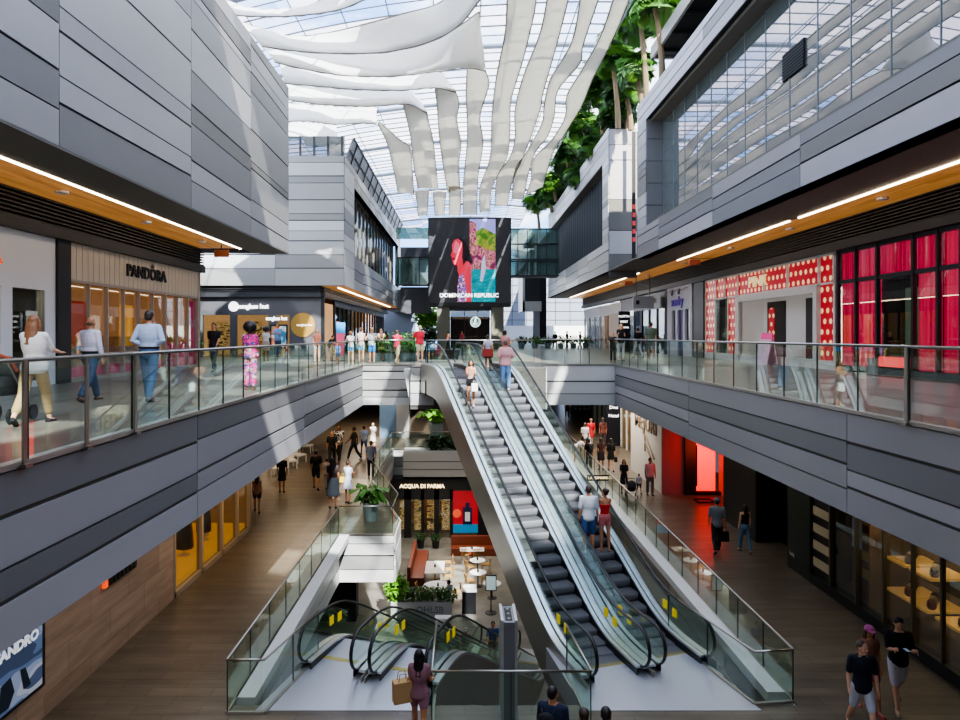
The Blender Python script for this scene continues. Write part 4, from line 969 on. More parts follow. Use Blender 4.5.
# pilaster, purple shop
b = MB(); b.box(XW-.1,XW+.3,39.35,41.2,0,4.6); struct(b.build('pillar',black))
b = MB(); b.box(XW-.1,XW+.3,46.2,47.0,0,4.6); struct(b.build('pillar',mat('pil_grey','3c3f42',.6)))
t = thing('storefront','pale arched shop front with purple lettering and a dark purple doorway','shop front',(XW,43.6,0))
pale = mat('pale_arch','cfcbd2',.6); purp = mat('purple','4a2c9a',.5,emis=.15)
b = MB(); b.box(XW-.15,XW+.1,41.2,46.2,3.0,4.75); b.box(XW-.15,XW+.1,45.2,46.2,0,3); b.box(XW-.15,XW+.1,44.0,44.35,0,3); b.box(XW-.15,XW+.1,42.5,42.9,0,3); b.box(XW-.15,XW+.1,41.2,41.6,0,3); b.box(XW-.15,XW+.1,44.3,45.25,0,.9); b.box(XW-.15,XW+.1,41.6,42.5,0,.9); b.build('facade',pale,t)
b = MB(); b.box(XW-.02,XW+.02,42.9,44.0,0,3); b.build('doorway',mat('door_purple','2c1c5c',.5,emis=.1),t)
for y0,y1 in ((44.35,45.2),(41.6,42.5)):
    b = MB(); b.box(XW-.02,XW,y0,y1,.9,3); b.build('side_window',mat('dark_glazing'),t)
text('lettering','sundry',.85,(XW-.2,43.9,3.55),'-x',purp,t,.03,.015,label='purple lettering')
for y in (45.0,43.6):
    b = MB(); b.ell((XW-.2,y,4.15),(.03,.25,.16),12,8); b.ell((XW-.2,y-.15,4.3),(.03,.12,.1),10,6); b.build('bird_ornament',ink,t)
b = MB(); b.tube([(XW-.2,41.8+i*.3,4.32+.06*math.sin(i*1.3)) for i in range(14)],.02,5); b.build('branch_ornament',ink,t)
# far right shops
def far_shop(y0,y1,label,ms,mi,ztop=4.5,nm=3,fz_=3.3):
    t = thing('storefront',label,'shop front',(XW,(y0+y1)/2,0)); b = MB(); b.box(XW,XW+.2,y0,y1,fz_,ztop)
    for k in range(nm+1): yk = y0+(y1-y0)*k/nm; b.box(XW-.02,XW+.15,yk-.1,yk+.1,0,fz_)
    b.build('frame',ms,t); b = MB(); b.box(XW+.05,XW+.07,y0,y1,0,fz_); b.build('display_pane',g_shop,t)
    room(t,XW+.25,XW+3.2,y0,y1,.01,4.4,mi,'x0'); return t
t = far_shop(47.1,53.5,'dark brown shop front with dim gold lettering next to the purple shop',black,dim_in)
text('lettering','STUDIO',.6,(XW-.05,50.5,3.9),'-x',mat('dull_gold','7a6a48',.4,.5),t,.02).name='lettering'
bpy.data.objects[-1]
t = far_shop(53.6,60.5,'grey shop front with a bright white fascia under the far soffit',grey_sf,dim_in)
b = MB(); b.box(XW-.1,XW,56,60.3,3.0,3.4); b.build('lit_fascia',mat('fascia_lit','f0f2f4',.5,emis=1.2),t)
t = far_shop(60.6,70,'cream shop front with a pale poster beyond the white fascia',mat('cream_frame'),warm_in,4.3,4)
b = MB(); b.box(XW-.06,XW-.02,61,65,.6,3.4,0); b.lathe([(.5,0),(.5,.01)],(0,0,0),20) if False else None; b.build('poster',mat('poster_cream','cdb49a',.6),t)
far_shop(70.1,79,'last pale shop front at the far end under the louvred block',mat('far_white'),dim_in,4.3,3)
t = thing('directory_sign','black directory column with short lines of white text','sign',(12.4,52,0))
b = MB(); b.box(12.0,12.9,51.9,52.1,0,3.2); b.build('column',mat('directory_navy','10141e',.4),t)
for i,(wd,s) in enumerate(((.7,'NORTH'),(.6,'WEST'),(.7,'Cinema'),(.3,'P'))): text('lettering',s,.24,(12.4,51.87,2.8-i*.42),'-y',lit_white,t,.004)
t = thing('hanging_sign','grey rectangular sign hanging below the soffit by the white fascia','sign',(13.0,49,3.4))
b = MB(); b.box(12.4,13.9,49,49.12,3.3,4.2,0); b.box(12.6,12.85,48.98,49,3.6,3.9,1); b.build('board',[mat('sign_silver','a9adb0',.4),ink],t)
b = MB(); b.box(12.6,12.65,49.03,49.08,4.2,5.7); b.box(13.6,13.65,49.03,49.08,4.2,5.7); b.build('hanger',black,t)
t = thing('banner','narrow vertical black banner with red marks in the gap between the two clad blocks','banner',(11.3,44.6,6.2))
b = MB(); b.box(11.2,11.45,44.6,44.65,6.2,15); b.build('cloth',black,t)
b = MB()
for i in range(5): b.box(11.23,11.42,44.57,44.6,7.6+i*.55,7.9+i*.55)
b.build('red_marks',mat('banner_red','c83a3a',.6,emis=.3),t)
# ---------------- video screen and kiosk
X0, X1, YS_ = -3.56, 4.45, 64.0
t = thing('video_screen','giant video screen showing a woman beside a turquoise bay, mounted above the kiosk','screen',(.45,YS_,4.2))
b = MB(); b.box(X0,X1,YS_,YS_+.8,4.05,12.65); bevel(b.build('housing',black,t),.04)
sg = mat('screen_grey','3a3a3d',.6,emis=.14)
b = MB(); b.box(X0+.12,X1-.12,YS_-.03,YS_,4.45,12.5); b.build('display_panel',sg,t)
S = lambda u,v: (X0+.12+(X1-X0-.24)*u, YS_-.05, 12.5-8.05*v)     # u,v in 0..1 of the panel
def sp_(name,poly,m,d=0): 
    b = MB(); b.extr([Vector(S(u,v))-Vector((0,d,0)) for u,v in poly],(0,.008,0)); return b.build(name,m,t)
sp_('picture_sky',[(.5,0),(.82,0),(.82,.3),(.5,.3)],mat('scr_sky','9a9ae0',.5,emis=.7))
sp_('picture_hill',[(.56,.16),(.66,.1),(.82,.18),(.82,.42),(.5,.42),(.5,.2)],blotch_mat('scr_hill',['4a7a2a','7a9a3a','a0a040','5a8a3a'],1.1,.5),.01)
sp_('picture_rocks',[(.5,.02),(.58,.05),(.58,.3),(.7,.36),(.82,.38),(.82,.62),(.5,.62)],blotch_mat('scr_rock',['7a3a5a','c05a7a','e090a0','8a6a50','d07088'],1.6,.5),.02)
sp_('picture_sea',[(.5,.6),(.82,.6),(.82,.99),(.5,.99)],blotch_mat('scr_sea',['0a7a8a','109aa8','0a8a96','20aab0'],1.5,.6,stretch=(1,1,4)),.03)
sp_('picture_waterfall',[(.65,.5),(.69,.42),(.70,.6),(.66,.75),(.63,.74)],mat('scr_white','c8c0e8',.6,emis=.6),.04)
hair_s = mat('scr_hair','24181e',.6,emis=.1); skin_s = mat('scr_skin','d83a50',.6,emis=.6); skin_l = mat('scr_skin_lit','f0708a',.6,emis=.6)
sp_('picture_hair',[(.36,.22),(.42,.24),(.47,.32),(.52,.44),(.53,.52),(.46,.56),(.41,.52),(.38,.4)],hair_s,.04)
sp_('picture_face',[(.36,.235),(.40,.27),(.415,.35),(.41,.44),(.39,.52),(.35,.555),(.31,.55),(.285,.5),(.28,.46),(.265,.43),(.285,.38),(.28,.31),(.31,.25)],skin_s,.05)
sp_('picture_face_light',[(.33,.26),(.37,.3),(.375,.38),(.345,.42),(.30,.40),(.31,.3)],skin_l,.06)
sp_('picture_lips',[(.285,.465),(.32,.46),(.325,.485),(.29,.49)],mat('scr_lip','8a1026',.5,emis=.3),.06)
sp_('picture_neck',[(.345,.53),(.41,.46),(.43,.6),(.37,.68),(.35,.62)],skin_s,.05)
sp_('picture_shoulder',[(.43,.54),(.46,.5),(.50,.52),(.52,.6),(.52,.99),(.38,.99),(.36,.7),(.40,.6)],skin_s,.05)
sp_('picture_dress',[(.37,.68),(.42,.64),(.46,.84),(.46,.99),(.35,.99),(.35,.8)],blotch_mat('scr_dress',['28246a','5a7ae0','c03060','e8e0f0'],5,.5),.06)
text('screen_lettering','DOMINICAN REPUBLIC',.52,(.4,YS_-.14,5.15),'-y',lit_white,t,.004,.01,sx=1.05,label='white capital lettering across the bottom of the screen')
t = thing('kiosk','glazed dark kiosk with two concrete pillars and a round pale emblem below the big screen','kiosk',(.45,64.6,0))
kc = mat('kiosk_concrete','6f7064',.8)
b = MB(); b.box(-2.7,-1.5,64.2,65.4,0,4.05); b.build('side_pillar',kc,t); b = MB(); b.box(2.55,3.75,64.2,65.4,0,4.05); b.build('side_pillar',kc,t)
b = MB()
for x in (-1.5,-.1,1.2,2.5): b.box(x,x+.06,64.3,64.4,0,4.05)
b.box(-1.5,2.55,64.3,64.4,2.85,2.95); b.box(-1.5,2.55,64.3,64.4,3.7,4.05); b.build('frame',black,t)
b = MB(); b.box(-1.5,2.55,64.45,64.47,0,3.9); b.build('display_pane',g_shop,t)
b = MB(); b.box(-1.5,2.55,68,68.1,0,4,0); b.box(-1.2,2.3,66.5,66.7,2.9,3.1,1); b.build('interior',[mat('kiosk_in','3c2c26',.8,emis=.1,var=.4),warm_in],t)
em = mat('emblem_pale','d8f0ee',.4,emis=.8); emg = mat('emblem_green','3a8a78',.5,emis=.2)
def disc(r0, z, m, nmn, sx=1, dy=0): 
    b = MB(); b.lathe([(r0,0),(r0,.04)],(0,0,0),30); b.xf(Matrix.Translation((1.0,64.15+dy,z)) @ Matrix.Rotation(R(90),4,'X')); return b.build(nmn,m,t)
disc(.52,2.6,em,'round_emblem'); disc(.36,2.6,emg,'emblem_field',dy=-.05)
b = MB(); b.ell((1.0,64.06,2.68),(.12,.02,.15),14,8); b.extr([(.82,64.06,2.28),(1.18,64.06,2.28),(1.12,64.06,2.55),(.88,64.06,2.55)],(0,-.01,0))
for s in (-1,1): b.tube([(1+s*.13,64.05,2.35),(1+s*.26,64.05,2.5),(1+s*.27,64.05,2.75)],[.05,.045,.02],6)
b.extr([(.86,64.06,2.8),(.93,64.06,2.86),(1.0,64.06,2.96),(1.07,64.06,2.86),(1.14,64.06,2.8)],(0,-.01,0)); b.build('emblem_figure',em,t)
# ---------------------------------------------------------------- lower level
XLL = -8.1
b = MB(); b.box(XLL-.3,XLL,-4,18.5,Z1,-1.8); struct(b.build('wall_left',travert,origin=(0,0,0)))
# poster
t = thing('wall_poster','backlit advertising poster with pale capital lettering on the brown stone wall','poster',(XLL,11.2,-5.3))
b = MB(); b.box(XLL,XLL+.05,9.3,12.75,-5.35,-4.05); b.build('frame',black,t)
b = MB(); b.box(XLL+.05,XLL+.06,9.4,12.65,-5.28,-4.12); b.build('picture',blotch_mat('poster_pic',['3a4a68','5a7098','8a9ab8','a8b0c4','48587a'],.9,.35,stretch=(1,.7,2)),t)
text('lettering','LEANDRO',.25,(XLL+.08,11.85,-4.25),'+x',mat('poster_letter','dfe4ee',.5,emis=.5),t,.004,.012,sx=1.15,label='pale capital lettering at the top of the poster')
b = MB(); b.extr([(XLL+.07,11.5,-4.75),(XLL+.07,11.75,-4.7),(XLL+.07,11.85,-5.0),(XLL+.07,11.7,-5.22),(XLL+.07,11.45,-5.2)],(.004,0,0)); b.extr([(XLL+.07,12.0,-4.7),(XLL+.07,12.15,-4.72),(XLL+.07,12.3,-5.1),(XLL+.07,12.1,-5.1)],(.004,0,0)); b.build('picture_figure',mat('pic_navy','1c2a3c',.6,emis=.1),t)
t = thing('wall_sign','small strip of black raised letters with an orange mark on the brown stone wall','sign',(XLL,15.5,-4.2))
b = MB(); b.box(XLL,XLL+.06,14.95,16.3,-4.28,-4.08,0); b.box(XLL+.02,XLL+.09,14.8,14.93,-4.3,-4.14,1)
for i in range(7): b.box(XLL+.06,XLL+.10,15.0+i*.18,15.12+i*.18,-4.3,-4.1,0)
b.build('letters',[ink,mat('orange_letter')],t)
# lit clothes shop on the lower left
t = thing('storefront','amber lit clothes shop window at the end of the brown stone wall','shop front',(XLL,21.7,Z1))
b = MB(); b.box(XLL-.15,XLL+.02,18.5,25.0,Z1,Z1+.15); b.box(XLL-.15,XLL+.02,18.5,25.0,-2.0,-1.8)
for y in (18.55,20.5,22.2,23.7,24.95): b.box(XLL-.15,XLL+.02,y-.06,y+.06,Z1,-1.8)
b.build('frame',mat('champagne_frame'),t)
for y0,y1 in ((18.6,20.44),(20.56,22.14),(22.26,23.64),(23.76,24.9)):
    b = MB(); b.box(XLL-.08,XLL-.06,y0,y1,Z1+.15,-2.0); b.build('display_pane',g_shop,t)
room(t,XLL-2.6,XLL-.15,18.5,25.0,Z1+.16,-1.9,mat('amber_room','c08a48',.7,emis=.5,ecol='e08a20',var=.35,vscale=1),'x1')  # amber shop light is put into the wall emission
b = MB(); b.box(XLL-2.6,XLL-.15,18.5,25,Z1+.02,Z1+.3); b.build('display_platform',mat('amber_floor','e8c080',.6,emis=.6,ecol='f0a030'),t)  # platform emits too, imitating a brightly lit floor
for i,(y,m,h) in enumerate(((19.1,'6a4226',2.0),(20.2,'c8a878',1.9),(21.3,'2a2420',2.1),(21.9,'8a3020',1.9),(22.9,'2c2622',2.2),(23.4,'3a302a',2.0))):
    q = thing('dressed_mannequin','%s mannequin in the amber shop window, %s'%(('brown coated','cream dressed','dark suited','rust red skirted','tall black gowned','charcoal coated')[i],('next to the stone wall','second from the stone wall','behind the middle pane','behind the rust red step','behind the third pane','beside the last pane')[i]),'mannequin',(XLL-.9-.2*(i%2),y,Z1+.3))
    b = MB(); b.lathe([(.06,.12),(.25,.14),(.23,.6),(.18,1.0),(.13,1.25),(.19,1.5),(.17,1.62),(.05,1.7),(.045,1.78)],(0,0,h-2.0),14); b.build('garment',mat('garm_'+m,m,.9),q,world=False,smooth=True)
    b = MB(); b.ell((0,0,h-2+1.88),(.08,.1,.12)); b.tube([(0,0,0),(0,0,.7)],.02,6); b.lathe([(.18,0),(.18,.02)],(0,0,0),14); b.build('form',mat('mannequin_cream','d8b080',.6,emis=.2),q,world=False,smooth=True)
# lower left back area
b = MB(); b.box(-14.9,-14.7,24.9,95,Z1,-1.8,0); b.box(-14.7,XLL,24.95,25.15,Z1,-1.8,1); struct(b.build('wall_left',[dim_in,travert]))
for i,(y0,y1,lb,m) in enumerate(((27,33,'dim brown shop front behind the lower walkway crowd',dim_in),(34,41,'warm lit cafe counter front on the lower walkway',warm_in),(42,52,'dark glazed shop front at the end of the lower walkway',dim_in))):
    t = thing('storefront',lb,'shop front',(-11,(y0+y1)/2,Z1)); b = MB()
    for k in range(5): b.box(-11.1,-11,y0+(y1-y0)*k/4-.06,y0+(y1-y0)*k/4+.06,Z1,-1.8)
    b.box(-11.1,-11,y0,y1,-2.6,-1.8); b.build('frame',black,t); b = MB(); b.box(-11.06,-11.04,y0,y1,Z1,-2.6); b.build('display_pane',g_shop,t); room(t,-13.6,-11.1,y0,y1,Z1+.01,-1.9,m,'x1')
p = at(382,437,48.2); 
b = MB(); b.box(-6.1,-4.9,47.5,50,Z1,-1.8,0); struct(b.build('pillar',mat('blue_pillar','5c7488',.6)))
b = MB(); b.box(-4.9,-3.4,47.5,50,-2.9,-1.8,0); b.box(-4.9,-4.0,47.5,48.5,Z1,-1.8,0); struct(b.build('pillar',c_tone_l[1]))
b = MB(); b.box(-14.9,13.4,94,94.3,Z1,-1.8); struct(b.build('wall_back',mat('low_back','6a6258',.8)))
# right lower shops
XRL = 10.3
t = thing('storefront','white walled jewellery shop front with brown capital lettering and a framed arrow graphic','shop front',(9.1,33.6,Z1))
b = MB(); b.box(9.1,9.3,30.75,36.5,Z1,-1.8,0); b.build('facade',mat('mejuri_white','c9c4bc',.6,emis=.05),t)
text('lettering','MEJURI',1.05,(9.07,33.5,-3.12),'-x',mat('bronze_letter','8a7a66',.5),t,.03,.01,sx=1.25,label='brown capital lettering')
b = MB(); b.tube([(9.07,33.5,-3.6),(9.07,31.9,-4.6)],.05,5); b.tube([(9.07,33.5,-4.0),(9.07,32.1,-4.9)],.05,5); b.tube([(9.07,33.5,-3.6),(9.07,33.5,-4.5)],.05,5); b.build('angled_graphic',mat('bronze_letter'),t)
b = MB(); b.box(9.1,10.1,30.7,30.8,Z1,-1.8); struct(b.build('wall_right',mat('pinkish_wall','8c5458',.7)))
t = thing('lit_doorway','glowing red shop doorway in a black frame with a round red emblem above','shop front',(11.1,30.6,Z1))
b = MB(); b.box(10.1,10.6,30.5,30.8,Z1,-1.8,0); b.box(10.6,11.75,30.5,30.75,Z1,Z1+.15,0); b.box(11.75,12.2,30.3,30.8,Z1,-1.8,1); b.build('frame',[black,mat('copper_glow','b04a3a',.5,emis=.3)],t)
b = MB(); b.box(10.6,11.75,31.2,31.25,Z1,-1.8); b.build('glowing_panel',mat('red_glow','ff3020',.5,emis=1.3,ecol='ff2414'),t)
b = MB(); b.tube([(11.15+.32*math.cos(a),31.1,-2.75+.32*math.sin(a)) for a in [2*PI*i/20 for i in range(21)]],.05,6,cap=False); b.box(10.75,11.6,31.08,31.12,-3.25,-3.18); b.tube([(11.0,31.1,-2.9),(11.3,31.1,-2.6)],.04,5); b.build('round_emblem',mat('red_emblem','b01020',.5,emis=.5),t)
b = MB(); b.box(10.62,10.85,31.05,31.15,Z1+.3,Z1+2.2); b.build('dark_panel',black_m,t)
area((11.0,29.6,-3.6),(R(60),0,R(10)),1.2,2,30,(1,.1,.06))  # added red lamp carrying the doorway glow outward
t = thing('floor_mat','black metal floor stand lying outside the glowing red doorway','stand',(10.5,29.3,Z1)); b = MB(); b.tube([(10.2,29.0,Z1+.05),(10.9,29.0,Z1+.05),(10.9,29.6,Z1+.05),(10.2,29.6,Z1+.05),(10.2,29.0,Z1+.05)],.04,6); b.build('frame',black,t)
b = MB(); b.box(12.2,13.6,26.4,31,Z1,-1.8,0); struct(b.build('wall_right',black_m))
dg = mat('dark_green_box','0f1f1a',.35)
b = MB(); b.box(XRL,XRL+.3,23.6,26.5,Z1,-1.8,0); b.box(XRL+.9,XRL+1,21.2,23.7,Z1,-1.8,0); b.box(XRL,XRL+1,23.55,23.65,Z1,-1.8,0); struct(b.build('wall_right',mat('near_black','141514',.5)))
t = thing('shop_box','dark green corner box with small pale lettering beside the striped shop','shop front',(XRL+.2,20.3,Z1))
b = MB(); b.box(XRL-.05,XRL+1.2,19.75,21.15,Z1,-1.8); bevel(b.build('body',dg,t),.02)
text('lettering','OFFICINE',.17,(XRL-.07,20.5,-3.35),'-x',offw,t,.004); text('lettering','buly',.17,(XRL-.07,20.8,-5.5),'-x',offw,t,.004)
text('wall_lettering','PARFUMS',.17,(XRL-.02,24.6,-3.3),'-x',offw,None,.004); tag(bpy.data.objects['wall_lettering'],'tiny pale lettering on the black wall by the red doorway','lettering')
t = thing('storefront','black framed shop front with cream and black striped end panel and tan displays inside','shop front',(XRL,16,Z1))
b = MB(); b.box(XRL-.05,XRL+.25,6,19.75,Z1,Z1+.28,0)
for i,y in enumerate((18.75,17.5,16.35,15.3,14.35,13.65,12.9,11.8,10.8)): b.box(XRL-.03,XRL+.06,y-.03,y+.03,Z1,-1.8,1)
b.box(XRL-.03,XRL+.1,6,19.6,-3.2,-3.1,0); b.box(XRL,XRL+.2,6,19.7,-2.0,-1.8,0); b.build('frame',[black,mat('frame_brown','6a6254',.4,.3)],t)
b = MB(); b.box(XRL+.03,XRL+.1,18.8,19.7,Z1+.28,-1.8,0)
for k in range(8): b.box(XRL+.01,XRL+.03,18.8,19.7,Z1+.55+k*.5,Z1+.8+k*.5,1)
b.build('striped_panel',[black,mat('cream_stripe','b9ad90',.5)],t)
b = MB(); b.box(XRL+.05,XRL+.07,6,18.75,Z1+.28,-2.0); b.build('display_pane',g_shop,t)
b = MB(); b.box(XRL+.9,XRL+1,17.3,18.75,Z1,-1.8,0)
for k in range(8): b.box(XRL+.86,XRL+.9,17.35,18.75,Z1+.55+k*.5,Z1+.8+k*.5,1)
b.build('striped_screen',[black_m,mat('dull_stripe','8a7c50',.6,emis=.1)],t)
room(t,XRL+.2,XRL+3,6,17.3,Z1+.01,-1.85,mat('brown_room','5a4632',.8,emis=.35,ecol='b08050',var=.4),'x0')  # room walls emit to brighten the displays
for y,z in ((16.8,-5.2),(16.0,-5.2),(15.0,-5.2),(16.8,-4.4),(15.9,-4.4),(16.7,-3.6),(15.6,-3.5)):
    b = MB(); b.box(XRL+.55,XRL+1.5,y-.4,y+.35,z,z+.06,0); b.box(XRL+1.4,XRL+1.5,y-.4,y+.3,z-.5,z,1); b.build('display_shelf',[mat('tan_lit','c89858',.6,emis=.5),dim_in],t)
    for q in range(3):
        b = MB(); b.lathe([(.07,0),(.10,.05),(.09,.18),(.05,.22)],(XRL+.75+.2*q,y-.25+.22*q,z+.06),10); b.build('displayed_item',mat('item_%d'%(q%3),('6a3a24','d0c0a0','3a2a20')[q%3],.6),t)
# far lower right
t = thing('directory_sign','dark blue directory pillar with lines of white text on the lower walkway','sign',(9.8,44.3,Z1))
b = MB(); b.box(9.35,10.35,44.1,44.6,Z1,-1.8); b.build('column',mat('directory_navy'),t)
for i,s in enumerate(('Valet','Metro','Dine','Hotel')): text('lettering',s,.3,(9.85,44.05,-2.35-.55*i),'-y',lit_white,t,.004)
for i,(y0,y1,lb,m) in enumerate(((36.6,44.0,'glass shop front with hanging clothes next to the white jewellery shop wall',warm_in),(44.8,54,'pale curtained shop front beyond the directory pillar',mat('pale_room','b0aca0',.7,emis=.1)),(54.2,66,'far glazed shop front at the end of the lower walkway on the directory side',dim_in))):
    X_ = 10.3
    t = thing('storefront',lb,'shop front',(X_,(y0+y1)/2,Z1)); b = MB()
    for k in range(6): b.box(X_,X_+.12,y0+(y1-y0)*k/5-.07,y0+(y1-y0)*k/5+.07,Z1,-1.8)
    b.box(X_,X_+.15,y0,y1,-2.3,-1.8); b.build('frame',black if i else offw,t); b = MB(); b.box(X_+.05,X_+.07,y0,y1,Z1,-2.3); b.build('display_pane',g_shop,t); room(t,X_+.15,X_+2.5,y0,y1,Z1+.01,-1.9,m,'x0')
# ---------------------------------------------------------------- basement
YA = 43.0
t = thing('storefront','black perfume shop front with gold capital lettering and lit glass doors on the lowest level','shop front',(-2,YA,Z0))
zs = lambda y: HC-(y-VY)*YA/F
xs = lambda x: (x-VX)*YA/F
b = MB(); b.box(-6.2,7,YA+.1,YA+.4,zs(500),Z1-1.7,0)
for x0,x1 in ((388,396),(404,411),(421,424),(434,439),(450,453),(477,600)): b.box(xs(x0),xs(x1),YA+.1,YA+.35,Z0,zs(490),0)
b.box(-6.2,7,YA-1.2,YA+.1,Z1-1.78,Z1-1.7,0); b.build('frame',black,t)
b = MB(); b.box(-5,.9,YA+.2,YA+.22,Z0,zs(490)); b.build('door_glass',g_shop,t)
room(t,-5.2,6,YA+.4,YA+3.5,Z0+.01,zs(486),mat('acqua_room','8a5a30',.7,emis=.3,ecol='b07838',var=.5,vscale=1.6),'y0')
for x,w_ in ((398,4),(413,7),(426,7),(441,8)):
    b = MB(); b.box(xs(x),xs(x+w_),YA+1.2,YA+1.5,Z0+.2,Z0+2.4); b.build('display_shelf',shelf_m,t)
text('lettering','ACQUA DI PARMA',.33,(xs(422),YA+.06,zs(486.5)),'-y',lit_warm,t,.02,.012,sx=1.05,label='glowing gold capital lettering')
b = MB(); b.box(xs(453),xs(478),YA+.05,YA+.09,Z0+.35,zs(491),0); b.build('poster',mat('poster_red','b01c28',.5,emis=.3),t)
b = MB(); b.box(xs(453),xs(478),YA+.03,YA+.05,Z0+.35,Z0+.9); b.build('poster_band',mat('banner_blue','2a9ad8',.6),t)
b = MB(); b.box(xs(463),xs(472),YA+.02,YA+.045,Z0+.9,Z0+2.0,0); b.box(xs(465),xs(470),YA+.0,YA+.02,Z0+1.1,Z0+1.7,1); b.box(xs(465.5),xs(469.5),YA+.02,YA+.045,Z0+2.0,Z0+2.3,0); b.build('poster_bottle',[mat('navy_bottle','14204a',.3),white_p],t)
b = MB(); b.ell((xs(457),YA+.02,Z0+1.6),(.28,.02,.28)); b.build('poster_fruit',mat('fruit_orange','f0603a',.5,emis=.3),t)
b = MB(); b.box(-12,-5.1,YA+.1,YA+.4,Z0,Z1-1.7,0); b.box(-12,-11.8,6,YA,Z0,Z1-1.7,1); b.box(12.8,13,6,YA,Z0,Z1-1.7,1); b.box(-12,13,6,6.2,Z0,Z1-1.7,1); struct(b.build('wall_back',[black_m,mat('base_wall','5a5044',.8)]))
b = MB(); b.box(-8.0,-5.0,30.5,31.2,Z0,Z1-1.7); struct(b.build('wall_left',black_m))
# white planted box above the perfume shop
t = thing('planter_box','white clad planter box with shrubs jutting out above the perfume shop','planter',(xs(430),YA-.6,Z1-.6))
b = MB(); b.box(xs(405),xs(470),YA-1.3,YA-.1,Z1-1.55,Z1+.05,0); b.box(xs(405),xs(470),YA-1.32,YA-1.3,Z1-.6,Z1-.57,1); b.box(xs(405),xs(470),YA-1.32,YA-1.3,Z1-1.1,Z1-1.07,1); b.build('box',[c_tone_l[2],c_back],t)
r_ = random.Random(4); b = MB()
for x in (432,437,443,449,454): leaf_ball(b,(xs(x),YA-.7,Z1+.5),(.4,.35,.5),110,.28,r_,0)
b.build('foliage',leaf_m[1],t)
def potted(name,label,cat,loc,pr,ph,potm,fol,leafmi,size,n,seed,stalk=0):
    t = thing(name,label,cat,loc); b = MB(); b.lathe([(pr*.75,0),(pr,ph),(pr*1.02,ph+.02),(pr*.88,ph+.02),(pr*.85,ph-.05)],(0,0,0),20); b.build('pot',potm,t,world=False,smooth=False)
    b = MB(); r_ = random.Random(seed)
    if stalk:
        for k in range(14):
            a = k*2.4; l = fol*r_.uniform(.8,1.2); tip = Vector((math.cos(a)*l,math.sin(a)*l,ph+stalk+r_.uniform(-.25,.35))); m_ = Vector((math.cos(a)*l*.45,math.sin(a)*l*.45,ph+stalk+.25)); n_ = Vector((-math.sin(a),math.cos(a),0))*size*.35
            b.tube([(0,0,ph),m_*.7+Vector((0,0,.1))],.02,5); b.add([m_*.6+Vector((0,0,.1)),m_+n_,tip*.9+n_*.7,tip,tip*.9-n_*.7,m_-n_],[(0,1,2,3,4,5)])
    leaf_ball(b,(0,0,ph+fol*.45),(fol*.7,fol*.7,fol*.5),n,size*.6,r_,0)
    b.build('foliage',leaf_m[leafmi],t,world=False); return t
pot_g = mat('pot_grey','7a8a8a',.6)
potted('potted_plant','big leafy plant in a grey pot on the white clad corner behind glass','plant',(-3.75,26.4,Z1),.33,.7,pot_g,.75,2,.36,110,5,.35)
potted('potted_plant','bright green plant in a tall grey pot above the perfume shop','plant',(-2.0,46.5,Z1),.5,1.2,pot_g,1.4,0,.6,160,6,.5)
potted('potted_plant','dark bushy pot beside the perfume shop door, next to the gap between the doors','plant',(xs(422.5),YA-1.9,Z0),.25,.45,black,.55,1,.22,220,8)
potted('potted_plant','dark bushy pot by the perfume shop door on the poster side','plant',(xs(437),YA-1.9,Z0),.25,.45,black,.5,1,.22,200,9)
p = onz(190,360,0)
potted('potted_plant','low green potted plant in front of the sunglasses shop window','plant',(-16.2,39.6,0),.35,.5,pot_g,.9,2,.35,200,10)
p = onz(388,360,0)
for i,(x,s) in enumerate(((376,.9),(388,1.2),(405,1.2),(413,.9))):
    p = at(x,361,34.6); potted('potted_shrub','green potted shrub behind the crowd, %s'%('beside the woman in yellow','just beside the man in khaki shorts','between the two men in red shirts','behind the man in the long red shirt')[i],'plant',(p.x,34.6+.1*i,0),.35,.4,pot_g,1.0*s,2,.3,260,20+i)
for i in range(6):
    potted('potted_shrub',('low palm like shrub','small dark shrub','spiky shrub','thin shrub','round shrub','wide low shrub')[i]+' on the far terrace behind the glass screen','plant',(5.6+i*1.4,66+i*.7,0),.35,.5,pot_g,.9,(1,2)[i%2],.35,160,30+i,.2)
# restaurant
wood_c = mat('chair_rattan','b08a4c',.7); brown_l = mat('leather_brown','6e3420',.45); marble = mat('marble_top','c9c6c0',.25,var=.08,vscale=5)
def tabletop(label, px, py, w_, d_, round_=False, grp=None):
    p = onz(px,py,Z0+.75); t = thing('dining_table',label,'table',(p.x,p.y,Z0),0,grp)
    b = MB()
    if round_: b.lathe([(w_,.72),(w_+.01,.735),(w_,.75)],(0,0,0),28)
    else: b.box(-w_/2,w_/2,-d_/2,d_/2,.71,.75)
    b.build('tabletop',marble if not round_ else white_p,t,world=False)
    b = MB(); b.lathe([(.24,0),(.24,.02),(.03,.04),(.03,.7),(.12,.72)],(0,0,0),16); b.build('pedestal',black,t,world=False)
    return p
def small_pot(p,label):
    t = thing('condiment_holder',label,'holder',(p.x,p.y,Z0+.75)); b = MB(); b.lathe([(.05,0),(.05,.12),(.03,.14)],(0,0,0),10); b.build('jar',ink,t,world=False)
    b = MB(); b.lathe([(.035,.14),(.035,.17)],(0,0,0),10); b.build('lid',brown_l,t,world=False)
